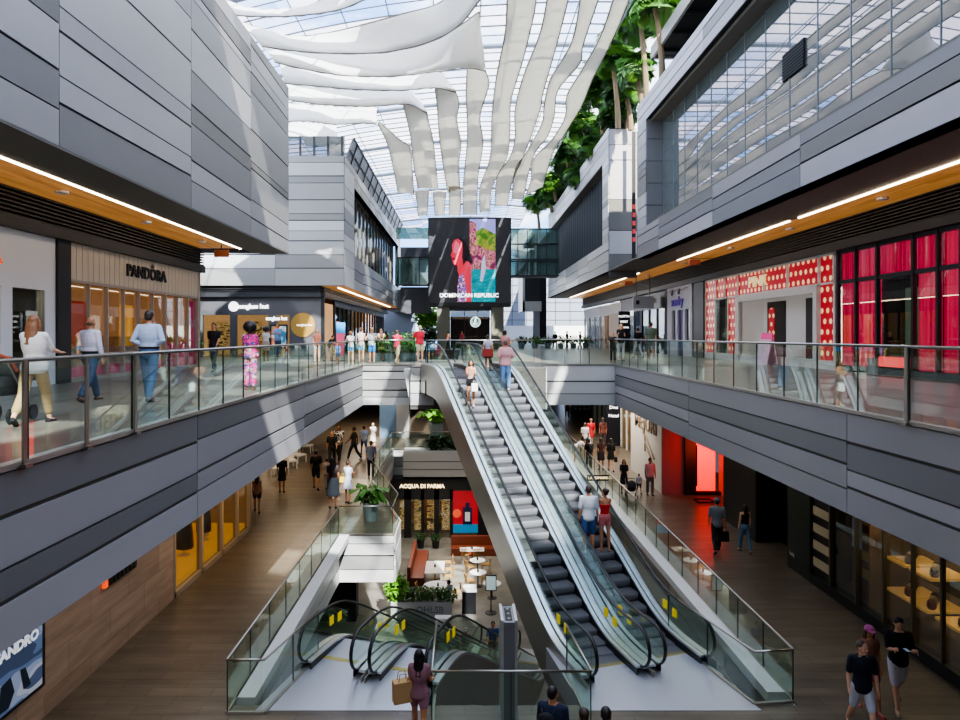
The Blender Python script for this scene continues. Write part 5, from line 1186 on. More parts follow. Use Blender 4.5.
def chair_():
    t = thing('dining_chair','x','chair',(0,0,0),0,None)
    b = MB(); b.box(-.22,.22,-.21,.21,.43,.47); bevel(b.build('seat',wood_c,t,world=False),.015)
    for sx in (-1,1):
        for sy in (-1,1):
            b = MB(); b.tube([(sx*.2,sy*.19,.44),(sx*.23,sy*.22,0)],.018,6); b.build('leg',wood_c,t,world=False)
    b = MB()
    for i in range(7): a = R(-60+i*20); b.tube([(.23*math.sin(a),-.2-.03*math.cos(a),.47),(.25*math.sin(a),-.24-.04*math.cos(a),.80)],.012,5)
    b.tube([(.25*math.sin(R(a)),-.24-.04*math.cos(R(a)),.80) for a in range(-70,71,14)],.02,6); b.build('backrest',wood_c,t,world=False); return t
ch0 = chair_(); used = [False]
def chair(px,py,rz,label):
    p = onz(px,py,Z0+.45)
    if not used[0]: used[0] = True; o = ch0; o.location = (p.x,p.y,Z0); o.rotation_euler = (0,0,R(rz)); o['label'] = label
    else: o = dup(ch0,(p.x,p.y,Z0),R(rz),label)
    o['group'] = 'rattan chairs of the basement restaurant'
p = tabletop('long marble top table between the brown leather bench and the row of rattan chairs',435,567,1.0,1.9); small_pot(p,'small dark condiment jar on the long marble table')
def tbl_a():
    pass
p = tabletop('rectangular white topped table in front of the wide brown leather booth',472,549,1.4,.7); small_pot(p,'small condiment jar on the table at the wide brown booth')
p = tabletop('round white pedestal table, the one farther back of the two beside the dark escalator side',477.5,560,.42,0,True); small_pot(p,'condiment jar on the farther round white table')
p = tabletop('round white pedestal table right behind the black host stand',478,572,.43,0,True); small_pot(p,'condiment jar on the round table behind the host stand')
p = tabletop('large round white table beside the green planter hedge',438,586,.75,0,True); small_pot(p,'dark condiment jar on the large round table by the hedge')
p = tabletop('round white table half hidden by the escalator side near the menu stand',492,583,.45,0,True)
for a in ((448,562,90,'rattan chair at the marble table, the one deepest into the restaurant'),(449,569,90,'middle rattan chair beside the marble table'),(449,576,90,'rattan chair at the corner of the marble table closest to the hedge'),(436,583,0,'rattan chair tucked at the short end of the marble table'),(465,554,0,'rattan chair at the booth table on the side of the potted plants'),(477,554,0,'rattan chair at the booth table on the side of the escalator'),(470,566,-60,'rattan chair between the booth table and the round tables'),(470,580,-70,'rattan chair just behind the host stand'),(486,564,80,'rattan chair beside the farther round table near the escalator side'),(486,577,80,'rattan chair beside the nearer round table near the escalator side'),(456,591,100,'rattan chair by the large round table on the side of the host stand'),(421,590,-100,'rattan chair hidden behind the tall shrub'),(486,652,160,'rattan chair at the table of the man in the blue shirt'),(452,640,-60,'rattan chair below the planter with lettering')): chair(*a)
def bench(label,x0,x1,y0,y1,back):
    t = thing('leather_bench',label,'bench',((x0+x1)/2,(y0+y1)/2,Z0)); b = MB(); b.box(x0,x1,y0,y1,Z0,Z0+.45); bevel(b.build('seat',brown_l,t),.03)
    b = MB()
    if back == 'x': b.box(x0-.18,x0,y0,y1,Z0,Z0+1.0)
    else: b.box(x0,x1,y1,y1+.18,Z0,Z0+1.0)
    bevel(b.build('backrest',brown_l,t),.03)
    return t
p1 = onz(413,550,Z0+.45); p2 = onz(423,578,Z0+.45); bench('long brown leather bench running away beside the long marble table',p2.x-.65,p2.x+.05,p2.y,p1.y,'x')
p1 = onz(451,548,Z0+.45); bench('wide brown leather booth bench behind the white topped table',p1.x,p1.x+3.0,p1.y-.1,p1.y+.6,'y')
t = thing('host_stand','black host stand with a pale top in the middle of the restaurant entrance','counter',(onz(469,612,Z0).x,onz(469,612,Z0).y,Z0))
b = MB(); b.box(-.33,.33,-.25,.25,0,1.05); bevel(b.build('body',black,t,world=False),.015)
b = MB(); b.box(-.36,.36,-.3,.3,1.05,1.1); b.box(-.36,.36,.26,.3,1.1,1.2); b.build('top',offw,t,world=False)
t = thing('menu_stand','illuminated menu board on a black post by the host stand','sign',(onz(491,613,Z0).x,onz(491,613,Z0).y,Z0))
b = MB(); b.lathe([(.28,0),(.28,.03),(.03,.05),(.03,1.1)],(0,0,0),16); b.build('post',black,t,world=False)
b = MB(); b.box(-.26,.26,-.03,.03,1.05,1.8); b.build('frame',black,t,world=False); b = MB(); b.box(-.22,.22,-.045,-.03,1.1,1.75); b.build('menu_sheet',mat('menu_pale','b8cccc',.4,emis=.5),t,world=False)
c = onz(428,618,Z0)
t = thing('planter_hedge','long pale planter with lettering holding a dense green hedge','planter',(c.x,c.y,Z0))
b = MB(); b.box(-1.7,1.1,-.3,.3,0,.85); bevel(b.build('trough',c_tone_l[0],t,world=False),.02)
b = MB(); r_ = random.Random(9)
for i in range(6): leaf_ball(b,(-.9+i*.38,0,1.1),(.4,.35,.4),170,.15,r_,0)
b.build('hedge',leaf_m[2],t,world=False)
b = MB(); leaf_ball(b,(-1.45,0,1.45),(.6,.5,.75),600,.2,r_,0); b.build('tall_shrub',leaf_m[0],t,world=False)
text('lettering','OHLSB',.42,(c.x+.1,c.y-.32,Z0+.5),'-y',mat('letter_grey','6a7078',.5),t,.01,label='grey capital lettering on the trough')
t = thing('white_sign_box','plain white box sign standing at the corner of the lettered planter','sign',(onz(443,640,Z0).x,onz(443,640,Z0).y,Z0)); b = MB(); b.box(-.35,.35,-.2,.2,0,1.0); bevel(b.build('body',white_p,t,world=False),.01); b = MB(); b.box(-.38,.38,-.23,.23,-.0,.06); b.build('base',black,t,world=False)
t = thing('shop_sign','small strip of glowing letters on a dark board beyond the escalators','sign',at(598,478,31)); q = at(598,478,31)
b = MB(); b.box(q.x-.5,q.x+.5,q.y+.02,q.y+.06,q.z-.14,q.z+.14); b.build('board',black,t)
text('lettering','LANDMARK',.17,(q.x,q.y,q.z),'-y',lit_warm,t,.004)
b = MB(); b.box(q.x-.03,q.x+.03,q.y+.06,q.y+.1,Z1,q.z); b.build('post',black,t)
# furniture behind the crowd on the lower left walkway
for i,(x,y) in enumerate(((292,476),(300,468),(308,462),(316,452))):
    p = onz(x,y,Z1); t = thing('lounge_chair','pale wooden lounge chair on the dim lower walkway, %s'%('closest to the amber shop','second out from the amber shop','third out from the amber shop','farthest under the clad edge')[i],'chair',(p.x-.6,p.y,Z1),R(30*i))
    b = MB(); b.box(-.35,.35,-.35,.35,.38,.46); b.build('seat',offw,t,world=False); b = MB(); b.box(-.35,.35,.3,.36,.46,.9); b.build('backrest',offw,t,world=False)
    for sx in (-1,1):
        for sy in (-1,1): b = MB(); b.box(sx*.33-.025,sx*.33+.025,sy*.33-.025,sy*.33+.025,0,.4); b.build('leg',offw,t,world=False)
area((-8,34,-2.0),(0,0,0),4,8,150,(1,.75,.5)); area((-7,50,-2.0),(0,0,0),4,8,300,(1,.8,.6)); area((8,40,-2.0),(0,0,0),3,14,520,(1,.9,.8))  # fill lamps added to lift the dim lower walkways
area((-7.0,21.7,-3.5),(0,R(60),0),2.5,5,25,(1,.6,.25))  # added amber lamp for the glow at the shop window
area((-2,38,Z1-1.9),(0,0,0),6,6,180,(1,.9,.8))  # added fill lamp over the lowest level
area((11.8,15.5,-2.1),(0,0,0),1.2,3,110,(1,.8,.6)); area((8.6,24,-1.95),(0,0,0),2,10,40,(1,.92,.85)); area((-6.4,12,-1.95),(0,0,0),2,14,70,(1,.92,.85))  # fill lamps added in the striped shop and over both walkways
# steel wedge bracket beside the escalator head
b = MB(); b.hexa([(-2.3,28.2,-1.75),(-1.75,28.2,-1.75),(-1.75,29,-1.75),(-2.3,29,-1.75),(-2.6,28.2,-.1),(-1.75,28.2,-.1),(-1.75,29,-.1),(-2.6,29,-.1)]); struct(b.build('trim_25',c_tone_l[4]))
b = MB(); b.box(-1.62,-1.42,27.0,27.3,-1.1,-.5); b.box(-1.55,-1.49,27.1,27.2,-.5,1.0); tag(b.build('guard_post',black),'dark steel guard post clamped beside the escalator head below the man in red','post')
# ---------------------------------------------------------------- people
SK = {'light':'d8a585','tan':'b8805c','brown':'7a4c32','dark':'4a2e22'}
def skin(k): return mat('skin_'+k, SK[k], .55, var=.04, vscale=8)
def cloth(c, v=.08):
    d = '%02x%02x%02x' % tuple(int(int(c[i:i+2],16)*.9) for i in (0,2,4))
    return mat('cloth_'+c, d, .85, var=v, vscale=9)
floral = blotch_mat('floral_pink',['b01868','d83a88','3a2a78','c8a8a0','a01050'],7)
plaid = blotch_mat('patterned_blue',['5a80b0','d8d090','3a60a0','e8e0c0'],9)
def limb(b, P, rad, seg=12, caps=True):
    P = [Vector(p) for p in P]; b.tube(P, rad, seg)
    if caps:
        for p, r in ((P[0],rad[0]),(P[-1],rad[-1])):
            r = r if not hasattr(r,'__len__') else min(r); b.ell(p, r, 10, 6)
def remesh(o, vox, sm=4):
    m = o.modifiers.new('remesh','REMESH'); m.mode = 'VOXEL'; m.voxel_size = vox; m.use_smooth_shade = True
    s = o.modifiers.new('smooth','SMOOTH'); s.factor = .5; s.iterations = sm
    return o
def dirv(a, side=0, o=0):
    return Vector((side*math.sin(o), math.sin(a)*math.cos(o), -math.cos(a)*math.cos(o)))
LEGS = {'stand':((2,2),(-2,2)),'walk':((24,8),(-14,22)),'walk2':((-16,26),(22,6)),'step':((16,6),(-10,12)),'wide':((4,2),(-4,2)),'sit':((84,84),(80,86)),'weight':((0,2),(8,18))}
ARMS = {'down':((4,8,12),(-3,8,12)),'swing':((24,8,22),(-20,8,16)),'swing2':((-20,8,16),(24,8,22)),'hips':((-12,22,75),(-12,22,75)),'front':((28,4,85),(28,4,85)),'phone':((30,4,95),(4,8,10)),
        'rail':((38,14,52),(38,14,52)),'bag':((4,8,10),(10,14,60)),'push':((40,6,40),(40,6,40)),'back':((-22,10,12),(-22,10,12)),'lap':((30,8,60),(30,8,60)),'hold':((-4,14,10),(-4,14,10))}
def person(label, px, py, zf, hd, face=0, H=None, legs='stand', arms='down', sk='light', hair=('short','2a1c14'), top=None, bottom=None, shoes='222222', girth=1.0, fem=False, lean=0, head=(0,0), vox=None, group=None, at_=None, eyes=False, hat=None, seat=None, base=None):
    """px,py foot pixel on floor zf; hd = pixel of head top (sets the height)"""
    if at_ is None: P = onz(px, py, zf)
    else: P = Vector(at_)
    if H is None: H = (py-hd)*P.y/F
    s = H/1.75; dist = P.y
    vox = vox or max(.0075 if dist < 14 else .011, dist*.00042)
    if H < 1.3: vox = min(vox,.012)
    fing = vox < .013
    t = thing('person', label, 'person', (P.x,P.y,zf if base is None else base), R(face), group)
    g = girth
    (la,lk),(ra,rk) = LEGS[legs]; lg = ((la,lk),(ra,rk)); ar = ARMS[arms]
    L = R(lean)
    hipz = .93
    thigh, shin = .44, .42
    low = min(-thigh*math.cos(R(a))-shin*math.cos(R(a-k)) for a,k in lg)
    pel = Vector((0,0,-low+.085)) if seat is None else Vector((0,0,(seat+.09)/s))
    spd = Vector((0,math.sin(L),math.cos(L))); fw = Vector((0,math.cos(L),-math.sin(L))); X_ = Vector((1,0,0))
    sp_ = lambda h: pel+spd*h           # h above the hip joints
    chw = (.158 if fem else .178); shw = (.165 if fem else .2); hpw = .165 if fem else .155
    waist = .118 if fem else .14
    # hips
    legp = []
    for (a,k),sx in zip(lg,(-1,1)):
        a, k = R(a), R(k); h = pel+X_*sx*.088; kn = h+dirv(a)*thigh+X_*sx*.012; an = kn+dirv(a-k)*shin; 
        ft = dirv(a-k+R(90)) if seat is None else Vector((0,1,0)); ft = Vector((sx*.12, ft.y, min(0,ft.z)*.6)).normalized()
        legp.append((h,kn,an,ft,sx))
    armp = []
    for (a,o,e),sx in zip(ar,(-1,1)):
        a, o, e = R(a), R(o), R(e)
        sh = sp_(.49)+X_*sx*(shw-.02); el = sh+dirv(a,sx,o)*.285
        inw = -o*.9 if arms in ('hips','front','rail','lap','phone') and e > .7 else o*.3
        if arms == 'hips': d2 = Vector((-sx*.72, .35, -.30)).normalized()
        else: d2 = dirv(a+e, sx, inw)
        wr = el+d2*.245; armp.append((sh,el,wr,d2,sx))
    hc = sp_(.70)+fw*.02 
    yaw, pit = R(head[0]), R(head[1])
    HM = Matrix.Rotation(-L*.6,3,'X') @ Matrix.Rotation(yaw,3,'Z') @ Matrix.Rotation(-pit,3,'X')
    hp = lambda x,y,z: hc+HM@Vector((x,y,z))
    def torso(b, inf, h0, h1, hips=True):
        rows = [(-.10,hpw*.80,.10),(-.04,hpw,.125),(.03,hpw*1.0,.125),(.12,waist*1.04,.105),(.20,waist,.10),(.30,chw*.92,.115),(.38,chw,.122),(.46,chw*1.0,.108),(.51,shw*.86,.085),(.545,shw*.55,.065),(.565,.07,.055)]
        R_ = []
        for h,rx,ry in rows:
            if h < h0 or h > h1: continue
            gg = 1+(g-1)*(1.2 if h < .35 else .8)
            R_.append((sp_(h)+fw*(.01+( .02*(g-1)*5 if .0 < h < .3 else 0)), rx*gg+inf, ry*gg*1.02+inf, X_, fw))
        b.rings(R_, 16)
        return R_
    b = MB(); torso(b, -.006, -.2, 1)
    limb(b,[sp_(.52),sp_(.60)+fw*.005,hc-spd*.04],[.056,.05,.052],12)
    # head: skull, jaw, nose, ears, brow
    b.ell(hp(0,-.008,.02),(.076,.094,.098),16,10,0,HM); b.ell(hp(0,.022,-.045),(.055,.066,.07),14,8,0,HM); b.ell(hp(0,.07,-.095),(.022,.02,.018),8,6,0,HM)
    b.ell(hp(0,.098,-.022),(.012,.018,.022),8,6,0,HM); b.tube([hp(0,.085,.02),hp(0,.106,-.03)],[.008,.012],6)
    for sx in (-1,1):
        b.ell(hp(sx*.078,-.005,-.015),(.010,.018,.03),8,6,0,HM); b.ell(hp(sx*.03,.083,.022),(.022,.012,.008),8,5,0,HM); b.ell(hp(sx*.04,.06,-.03),(.022,.02,.022),8,5,0,HM)
    for h,kn,an,ft,sx in legp:
        q = g**.6
        limb(b,[h,h.lerp(kn,.35),h.lerp(kn,.8),kn,kn.lerp(an,.3),kn.lerp(an,.75),an],[.086*q,.082*q,.06*q,.053*q,.057*q,.04,.036],12)
        b.tube([an+Vector((0,-.01,-.01)),an-Vector((0,0,.055))+ft*.03,an-Vector((0,0,.06))+ft*.13],[.036,.036,.024],8)
    for sh,el,wr,d2,sx in armp:
        q = g**.6
        limb(b,[sh,sh.lerp(el,.4),el,el.lerp(wr,.3),wr],[.052*q,.045*q,.037*q,.038*q,.026],10)
        side = Vector((0,0,1)).cross(d2)
        if side.length < .2: side = Vector((0,1,0)).cross(d2)
        side.normalize(); nrm = d2.cross(side).normalized()
        # palm plane contains d2 and the forward axis
        wd = (fw - d2*fw.dot(d2)); wd = wd.normalized() if wd.length > .2 else X_*sx
        nn = d2.cross(wd).normalized(); cu = -X_*sx*.5
        M_ = Matrix((wd,nn,d2)).transposed()
        b.ell(wr+d2*.045,(.036,.018,.052),10,7,0,M_)
        if fing:
            for i,(o_,l_) in enumerate(((.028,.070),(.010,.080),(-.009,.074),(-.027,.058))):
                k0 = wr+d2*.08+wd*o_; k1 = k0+(d2*.8+wd*o_*2+cu*.25)*l_*.55; k2 = k1+(d2*.65+cu*.9).normalized()*l_*.5
                b.tube([k0-d2*.02,k1,k2],[.0095,.009,.0075],6); b.ell(k2,.0075,6,4)
            k0 = wr+d2*.03+wd*.03; k1 = k0+(d2*.6+wd*.8).normalized()*.035; k2 = k1+(d2*.85+wd*.3).normalized()*.03
            b.tube([k0,k1,k2],[.012,.010,.008],6); b.ell(k2,.008,6,4)
        else: b.ell(wr+d2*.11+cu*.03,(.030,.016,.05),8,6,0,M_)
    S_ = Matrix.Scale(s,4)
    remesh(b.xf(S_).build('body', skin(sk), t, world=False), vox*s if vox < .012 else vox, 2 if fing else 1)
    def child(b, name, m, v=1.15, sm=3):
        return remesh(b.xf(S_).build(name, m, t, world=False), vox*v, sm)
    # ---- clothes
    if top:
        kind, c, slv, ln = top; m = c if not isinstance(c,str) else cloth(c); b = MB()
        inf = .014
        if kind == 'dress':
            torso(b,inf,.0,.55)
        elif kind == 'tank': torso(b,.008,.02,.44 if ln == 's' else .48)
        elif kind == 'crop': torso(b,.008,.22,.47)
        else: torso(b,inf+(.008 if ln == 'loose' else 0), -.12 if ln != 'in' else .04, .55)
        if kind in ('dress',):
            hem = ln; 
            av = (legp[0][1]+legp[1][1])/2
            R_ = [(sp_(.04)+fw*.0,.14*g+inf,.115*g+inf,X_,fw),(sp_(-.06),.18*g,.15*g,X_,fw),(pel.lerp(av,hem*.6),.195*g,.17*g,X_,Vector((0,1,0))),(pel.lerp(av,hem),.215*g,.195*g,X_,Vector((0,1,0)))]
            b.rings(R_,16)
        if slv > 0:
            for sh,el,wr,d2,sx in armp:
                q = g**.6
                if slv <= 1: e_ = sh.lerp(el,slv); limb(b,[sh,sh.lerp(e_,.5),e_],[.066*q,.062*q,.058*q],12)
                else: e_ = el.lerp(wr,slv-1); limb(b,[sh,sh.lerp(el,.5),el,el.lerp(wr,(slv-1)*.5),e_],[.064*q,.058*q,.052*q,.048*q,.040*q],12)
            limb(b,[armp[0][0],sp_(.50),armp[1][0]],[.062,.075,.062],10)
        if kind in ('tank',):
            for sx in (-1,1): b.tube([sp_(.42)+X_*sx*.09+fw*.09,sp_(.535)+X_*sx*.10,sp_(.42)+X_*sx*.09-fw*.09],[.016,.016,.016],6)
        child(b,{'dress':'dress','tank':'tank_top','crop':'crop_top'}.get(kind,'shirt'),m)
        if kind == 'collar':
            b = MB(); b.tube([sp_(.555)+X_*.066*math.cos(a)+fw*(.062*math.sin(a)) for a in [2*PI*i/14 for i in range(15)]],[.016]*15,6); child(b,'collar',m,.9,1)
    if bottom:
        kind, c, ln = bottom; m = c if not isinstance(c,str) else cloth(c); b = MB()
        if kind == 'skirt':
            av = (legp[0][1]+legp[1][1])/2
            b.rings([(sp_(.13),waist*g+.014,.112*g,X_,fw),(sp_(.0),hpw*g+.02,.14*g,X_,fw),(pel.lerp(av,ln*.5),hpw*g+.035,.16*g,X_,Vector((0,1,0))),(pel.lerp(av,ln),hpw*g+.05,.18*g,X_,Vector((0,1,0)))],16)
            child(b,'skirt',m)
        else:
            torso(b,.011,-.12,.125)
            for h,kn,an,ft,sx in legp:
                q = g**.6; w = .012 if kind != 'wide' else .03
                if ln <= 1: e_ = h.lerp(kn,ln); limb(b,[h,h.lerp(e_,.5),e_],[.098*q,.094*q,(.088 if ln < .7 else .078)*q],14)
                else: e_ = kn.lerp(an,ln-1); limb(b,[h,h.lerp(kn,.4),kn,kn.lerp(an,.35),e_],[.097*q,.09*q,.068*q+w*.5,.064*q+w*.6,.05*q+w],14)
            child(b,'shorts' if ln <= 1.1 else 'trousers',m)
            if kind == 'belt' : 
                b = MB(); R_ = [(sp_(.095),waist*1.08*g+.028,.13*g,X_,fw),(sp_(.125),waist*1.06*g+.026,.128*g,X_,fw)]; b.rings(R_,18); b.xf(S_).build('belt',cloth('2a1e18'),t,world=False,smooth=True)
    if shoes:
        for h,kn,an,ft,sx in legp:
            b = MB(); c = an-Vector((0,0,.05)); sl = Vector((0,0,-.03))
            b.tube([c-ft*.06+sl*.3,c-ft*.02+sl*.3,c+ft*.06+sl*.6,c+ft*.14+sl*.9,c+ft*.175+sl],[(.034,.036),(.042,.044),(.044,.036),(.042,.026),(.028,.018)],10)
            b.xf(S_).build('shoe',cloth(shoes),t,world=False,smooth=True)
    # ---- hair
    st, hcx = hair; hm = mat('hair_'+hcx,hcx,.5,var=.15,vscale=14); b = MB()
    if st == 'bald':
        b.ell(hp(0,-.03,-.01),(.080,.080,.05),12,8,0,HM)
    elif st == 'afro':
        b.ell(hp(0,-.03,.06),(.18,.165,.16),18,12,0,HM)
    else:
        b.ell(hp(0,-.02,.036),(.084,.093,.092),16,10,0,HM); b.ell(hp(0,-.045,-.005),(.078,.066,.075),14,8,0,HM)
        if st in ('long','longer'):
            l = .30 if st == 'long' else .42
            b.tube([hp(0,-.05,.03),hp(0,-.075,-.06),hp(0,-.085,-.10)-spd*.04,hp(0,-.06,-.02)-spd*(l*.75)-fw*.07,hp(0,-.05,0)-spd*l-fw*.07],[(.085,.05),(.092,.05),(.098,.045),(.09,.035),(.045,.02)],12)
            for sx in (-1,1): b.tube([hp(sx*.07,.0,.03),hp(sx*.083,0,-.06),hp(sx*.08,-.01,-.13)-spd*.05],[.026,.028,.018],8)
        if st == 'bun': b.ell(hp(0,-.10,.06),(.045,.045,.045),10,7,0,HM)
        if st == 'pony': b.tube([hp(0,-.09,.05),hp(0,-.14,.0),hp(0,-.13,-.1),hp(0,-.11,-.2)],[.025,.035,.032,.012],8)
    child(b,'hair',hm,1.0,1)
    if hat:
        b = MB(); b.ell(hp(0,-.01,.06),(.094,.105,.075),14,8,0,HM); b.tube([hp(0,.06,.055),hp(0,.16,.035)],[(.075,.010),(.055,.008)],12); child(b,'cap',cloth(hat),.9,1)
    if eyes:
        for sx in (-1,1):
            b = MB(); b.ell(hp(sx*.031,.088,.005),(.011,.006,.006),8,5,0,HM); b.xf(S_).build('eye',mat('eye_dark','1c1410',.2),t,world=False)
        b = MB(); b.ell(hp(0,.094,-.06),(.022,.006,.006),8,5,0,HM); b.xf(S_).build('mouth',mat('lip','8a4038',.5),t,world=False)
    w2 = lambda v: Vector((P.x,P.y,t.location.z))+Matrix.Rotation(R(face),3,'Z')@(Vector(v)*s)
    t_ = dict(t=t,s=s,hand=[w2(a[2]+a[3]*.09) for a in armp],back=w2(sp_(.34)-fw*.2),sh=[w2(a[0]) for a in armp],top=w2(hc+spd*.12),hip=[w2(sp_(.05)+X_*sx*.22) for sx in (-1,1)])
    return t_
def handbag(label, p, c, w_=.3, h=.26, d=.12, rz=0, name='handbag', drop=.12):
    t = thing(name,label,'bag',(p.x,p.y,p.z-drop-h),R(rz)); b = MB()
    b.hexa([(-w_/2,-d/2,0),(w_/2,-d/2,0),(w_/2,d/2,0),(-w_/2,d/2,0),(-w_*.46,-d*.3,h),(w_*.46,-d*.3,h),(w_*.46,d*.3,h),(-w_*.46,d*.3,h)]); bevel(b.build('bag_body',cloth(c),t,world=False),.012)
    b = MB(); b.tube([(-w_*.25,0,h),(-w_*.2,0,h+drop*.9),(0,0,h+drop*1.1),(w_*.2,0,h+drop*.9),(w_*.25,0,h)],.008,6); b.build('strap',cloth(c),t,world=False); return t
def backpack(label,p,c,rz):
    t = thing('backpack',label,'bag',(p.x,p.y,p.z-.22),R(rz)); b = MB(); b.rings([(Vector((0,0,z)),rx,ry,Vector((1,0,0)),Vector((0,1,0))) for z,rx,ry in ((0,.12,.06),(.04,.15,.09),(.25,.15,.09),(.38,.12,.07),(.42,.06,.03))],14)
    b.build('pack_body',cloth(c),t,world=False,smooth=True); b = MB(); b.rings([(Vector((0,-.07,z)),rx,.04,Vector((1,0,0)),Vector((0,1,0))) for z,rx in ((.05,.09),(.1,.11),(.2,.10),(.23,.06))],12); b.build('front_pocket',cloth(c),t,world=False,smooth=True)
    for sx in (-1,1): b = MB(); b.tube([(sx*.09,.06,.38),(sx*.11,.12,.42),(sx*.12,.22,.36)],[.018]*3,6); b.build('strap',cloth(c),t,world=False)
    return t
# upper walkway, side of the jewellery shop (face 0 = walking away from the camera)
q = person('woman with long light brown hair in a loose white blouse and beige trousers',34,424,0,313,8,legs='walk2',arms='push',sk='light',hair=('longer','7a5236'),top=('shirt','ece8e6',.9,'loose'),bottom=('pants','b89a6c',1.75),shoes='1c1c1e',fem=True,girth=1.08,head=(-8,0))
st = thing('stroller','black baby stroller with an orange hood edge in front of the white shop','stroller',(-7.15,10.3,0),R(8))
b = MB(); b.rings([(Vector((0,0,z)),rx,ry,Vector((1,0,0)),Vector((0,1,0))) for z,rx,ry in ((.42,.16,.25),(.5,.22,.36),(.68,.24,.4),(.72,.22,.38))],14); b.build('carry_seat',black_m,st,world=False,smooth=True)
b = MB(); b.ell((0,.12,.76),(.25,.3,.26),14,8); b.build('hood',mat('stroller_hood','26282c',.8),st,world=False,smooth=True); b = MB(); b.tube([(-.24,-.08,.78),(-.15,-.1,.98),(0,-.1,1.04),(.15,-.1,.98),(.24,-.08,.78)],.025,6); b.build('hood_edge',mat('hood_orange','9a3e20',.7),st,world=False)
for sx in (-1,1):
    b = MB(); b.tube([(sx*.25,-.45,1.0),(sx*.25,.3,.2)],.015,6); b.tube([(sx*.25,.3,.75),(sx*.25,-.3,.18)],.015,6); b.build('side_frame',steel_d,st,world=False)
    for y in (-.32,.34): b = MB(); b.tube([(sx*.27-.02,y,.12),(sx*.27+.02,y,.12)],.12,16); b.build('wheel',rubber,st,world=False)
b = MB(); b.tube([(-.25,-.45,1.0),(.25,-.45,1.0)],.018,8); b.build('push_bar',rubber,st,world=False)
person('bald man in a white shirt and blue jeans walking past the beige jewellery shop',90,401,0,315,-14,legs='walk',arms='phone',sk='tan',hair=('bald','6a4a3a'),top=('collar','cfcfe0',1.8,'in'),bottom=('belt','30486c',1.92),shoes='4a2c1e',girth=1.08)
person('man with short dark hair in a pale blue shirt and faded jeans seen from behind',149,401,0,310,0,legs='step',arms='hips',sk='tan',hair=('short','2a2422'),top=('collar','b4c6e6',1.55,'in'),bottom=('belt','4a6890',1.92),shoes='1c2430',girth=1.12)
person('man in a black T-shirt and dark jeans walking towards the camera by the sunglasses shop',214,371,0,322,178,legs='walk',arms='swing',sk='tan',hair=('short','1c1614'),top=('shirt','1a1a1c',.7,'out'),bottom=('pants','3c4650',1.9),eyes=True)
person('woman with a round black afro in a pink floral jumpsuit by the rail',250,390,0,325,5,legs='wide',arms='front',sk='dark',hair=('afro','16100e'),top=('shirt',floral,1.2,'loose'),bottom=('wide',floral,1.8),shoes='6a4a3a',fem=True,girth=1.25)
person('woman in a white top and beige skirt behind the woman in pink florals',266,361,0,328,0,legs='stand',arms='front',sk='dark',hair=('afro','1c1412'),top=('shirt','e0d8d8',.6,'out'),bottom=('skirt','a89884',.9),shoes='5a4030',fem=True)
person('man in a light blue T-shirt and navy trousers by the sunglasses shop screen',278,357,0,324,160,legs='stand',arms='front',sk='tan',hair=('short','2a1e1a'),top=('shirt','7aa2d0',.7,'out'),bottom=('pants','3a4a60',1.9),girth=1.15)
person('child in a red T-shirt and white trousers next to the man in light blue',287,364,0,341,90,legs='walk',arms='down',sk='tan',hair=('short','2a1e1a'),top=('shirt','d84038',.7,'out'),bottom=('pants','e6e2e0',1.8),shoes='f0f0f0')
person('blond woman in a coral top and pale shorts at the far end of the rail',317,362,0,329,200,legs='stand',arms='phone',sk='light',hair=('long','b08a50'),top=('shirt','e08a70',.5,'out'),bottom=('shorts','d8ccc0',.5),fem=True)
person('person in a black top leaning over a dark stroller beside the blond woman in coral',328,361,0,334,-90,legs='step',arms='push',sk='tan',hair=('short','1c1614'),top=('shirt','1c1c20',.9,'out'),bottom=('pants','c8a8a0',1.8),lean=25,fem=True)
person('child in a blue outfit in front of the tall pink and blue banner',338,364,0,343,180,legs='stand',arms='down',sk='tan',hair=('short','2a1e1a'),top=('shirt','4a78b8',.6,'out'),bottom=('shorts','3a5080',.7))
person('woman in a grey top and bright blue shorts leaning on the rail near the banner',351,364,0,331,20,legs='weight',arms='rail',sk='light',hair=('pony','6a4a30'),top=('shirt','c8c0c0',.4,'out'),bottom=('shorts','4aa0d8',.45),shoes='d8c8b8',fem=True,lean=10)
person('woman in a pale pink top and sky blue shorts with her hair in a bun',361,364,0,328,-10,legs='stand',arms='front',sk='light',hair=('bun','4a3020'),top=('shirt','e8c8b8',.4,'out'),bottom=('shorts','78b8e0',.5),shoes='d8c8b8',fem=True)
person('fair haired man in a yellow and blue patterned shirt and vivid blue shorts',372,363,0,328,185,legs='stand',arms='front',sk='tan',hair=('short','c8b080'),top=('shirt',plaid,.8,'loose'),bottom=('shorts','2a80c8',.8),shoes='5a4a40')
person('long haired woman in a pale yellow skirt beside the man in the patterned shirt',381,361,0,329,20,legs='stand',arms='front',sk='tan',hair=('longer','4a3020'),top=('shirt','d8a890',.5,'out'),bottom=('skirt','e0dc80',.8),fem=True)
person('man in a dark red T-shirt and khaki shorts leaning on the rail',397,364,0,329,-20,legs='walk',arms='rail',sk='tan',hair=('short','3a2a20'),top=('shirt','c02a4a',.7,'out'),bottom=('shorts','b8a888',.95),shoes='7a6a58')
person('man in a long bright red T-shirt and beige shorts at the rail corner',420,362,0,326,30,legs='stand',arms='rail',sk='light',hair=('short','b09878'),top=('shirt','e02a40',.9,'loose'),bottom=('shorts','d0c0a0',.9),shoes='c0b0a0',girth=1.15)
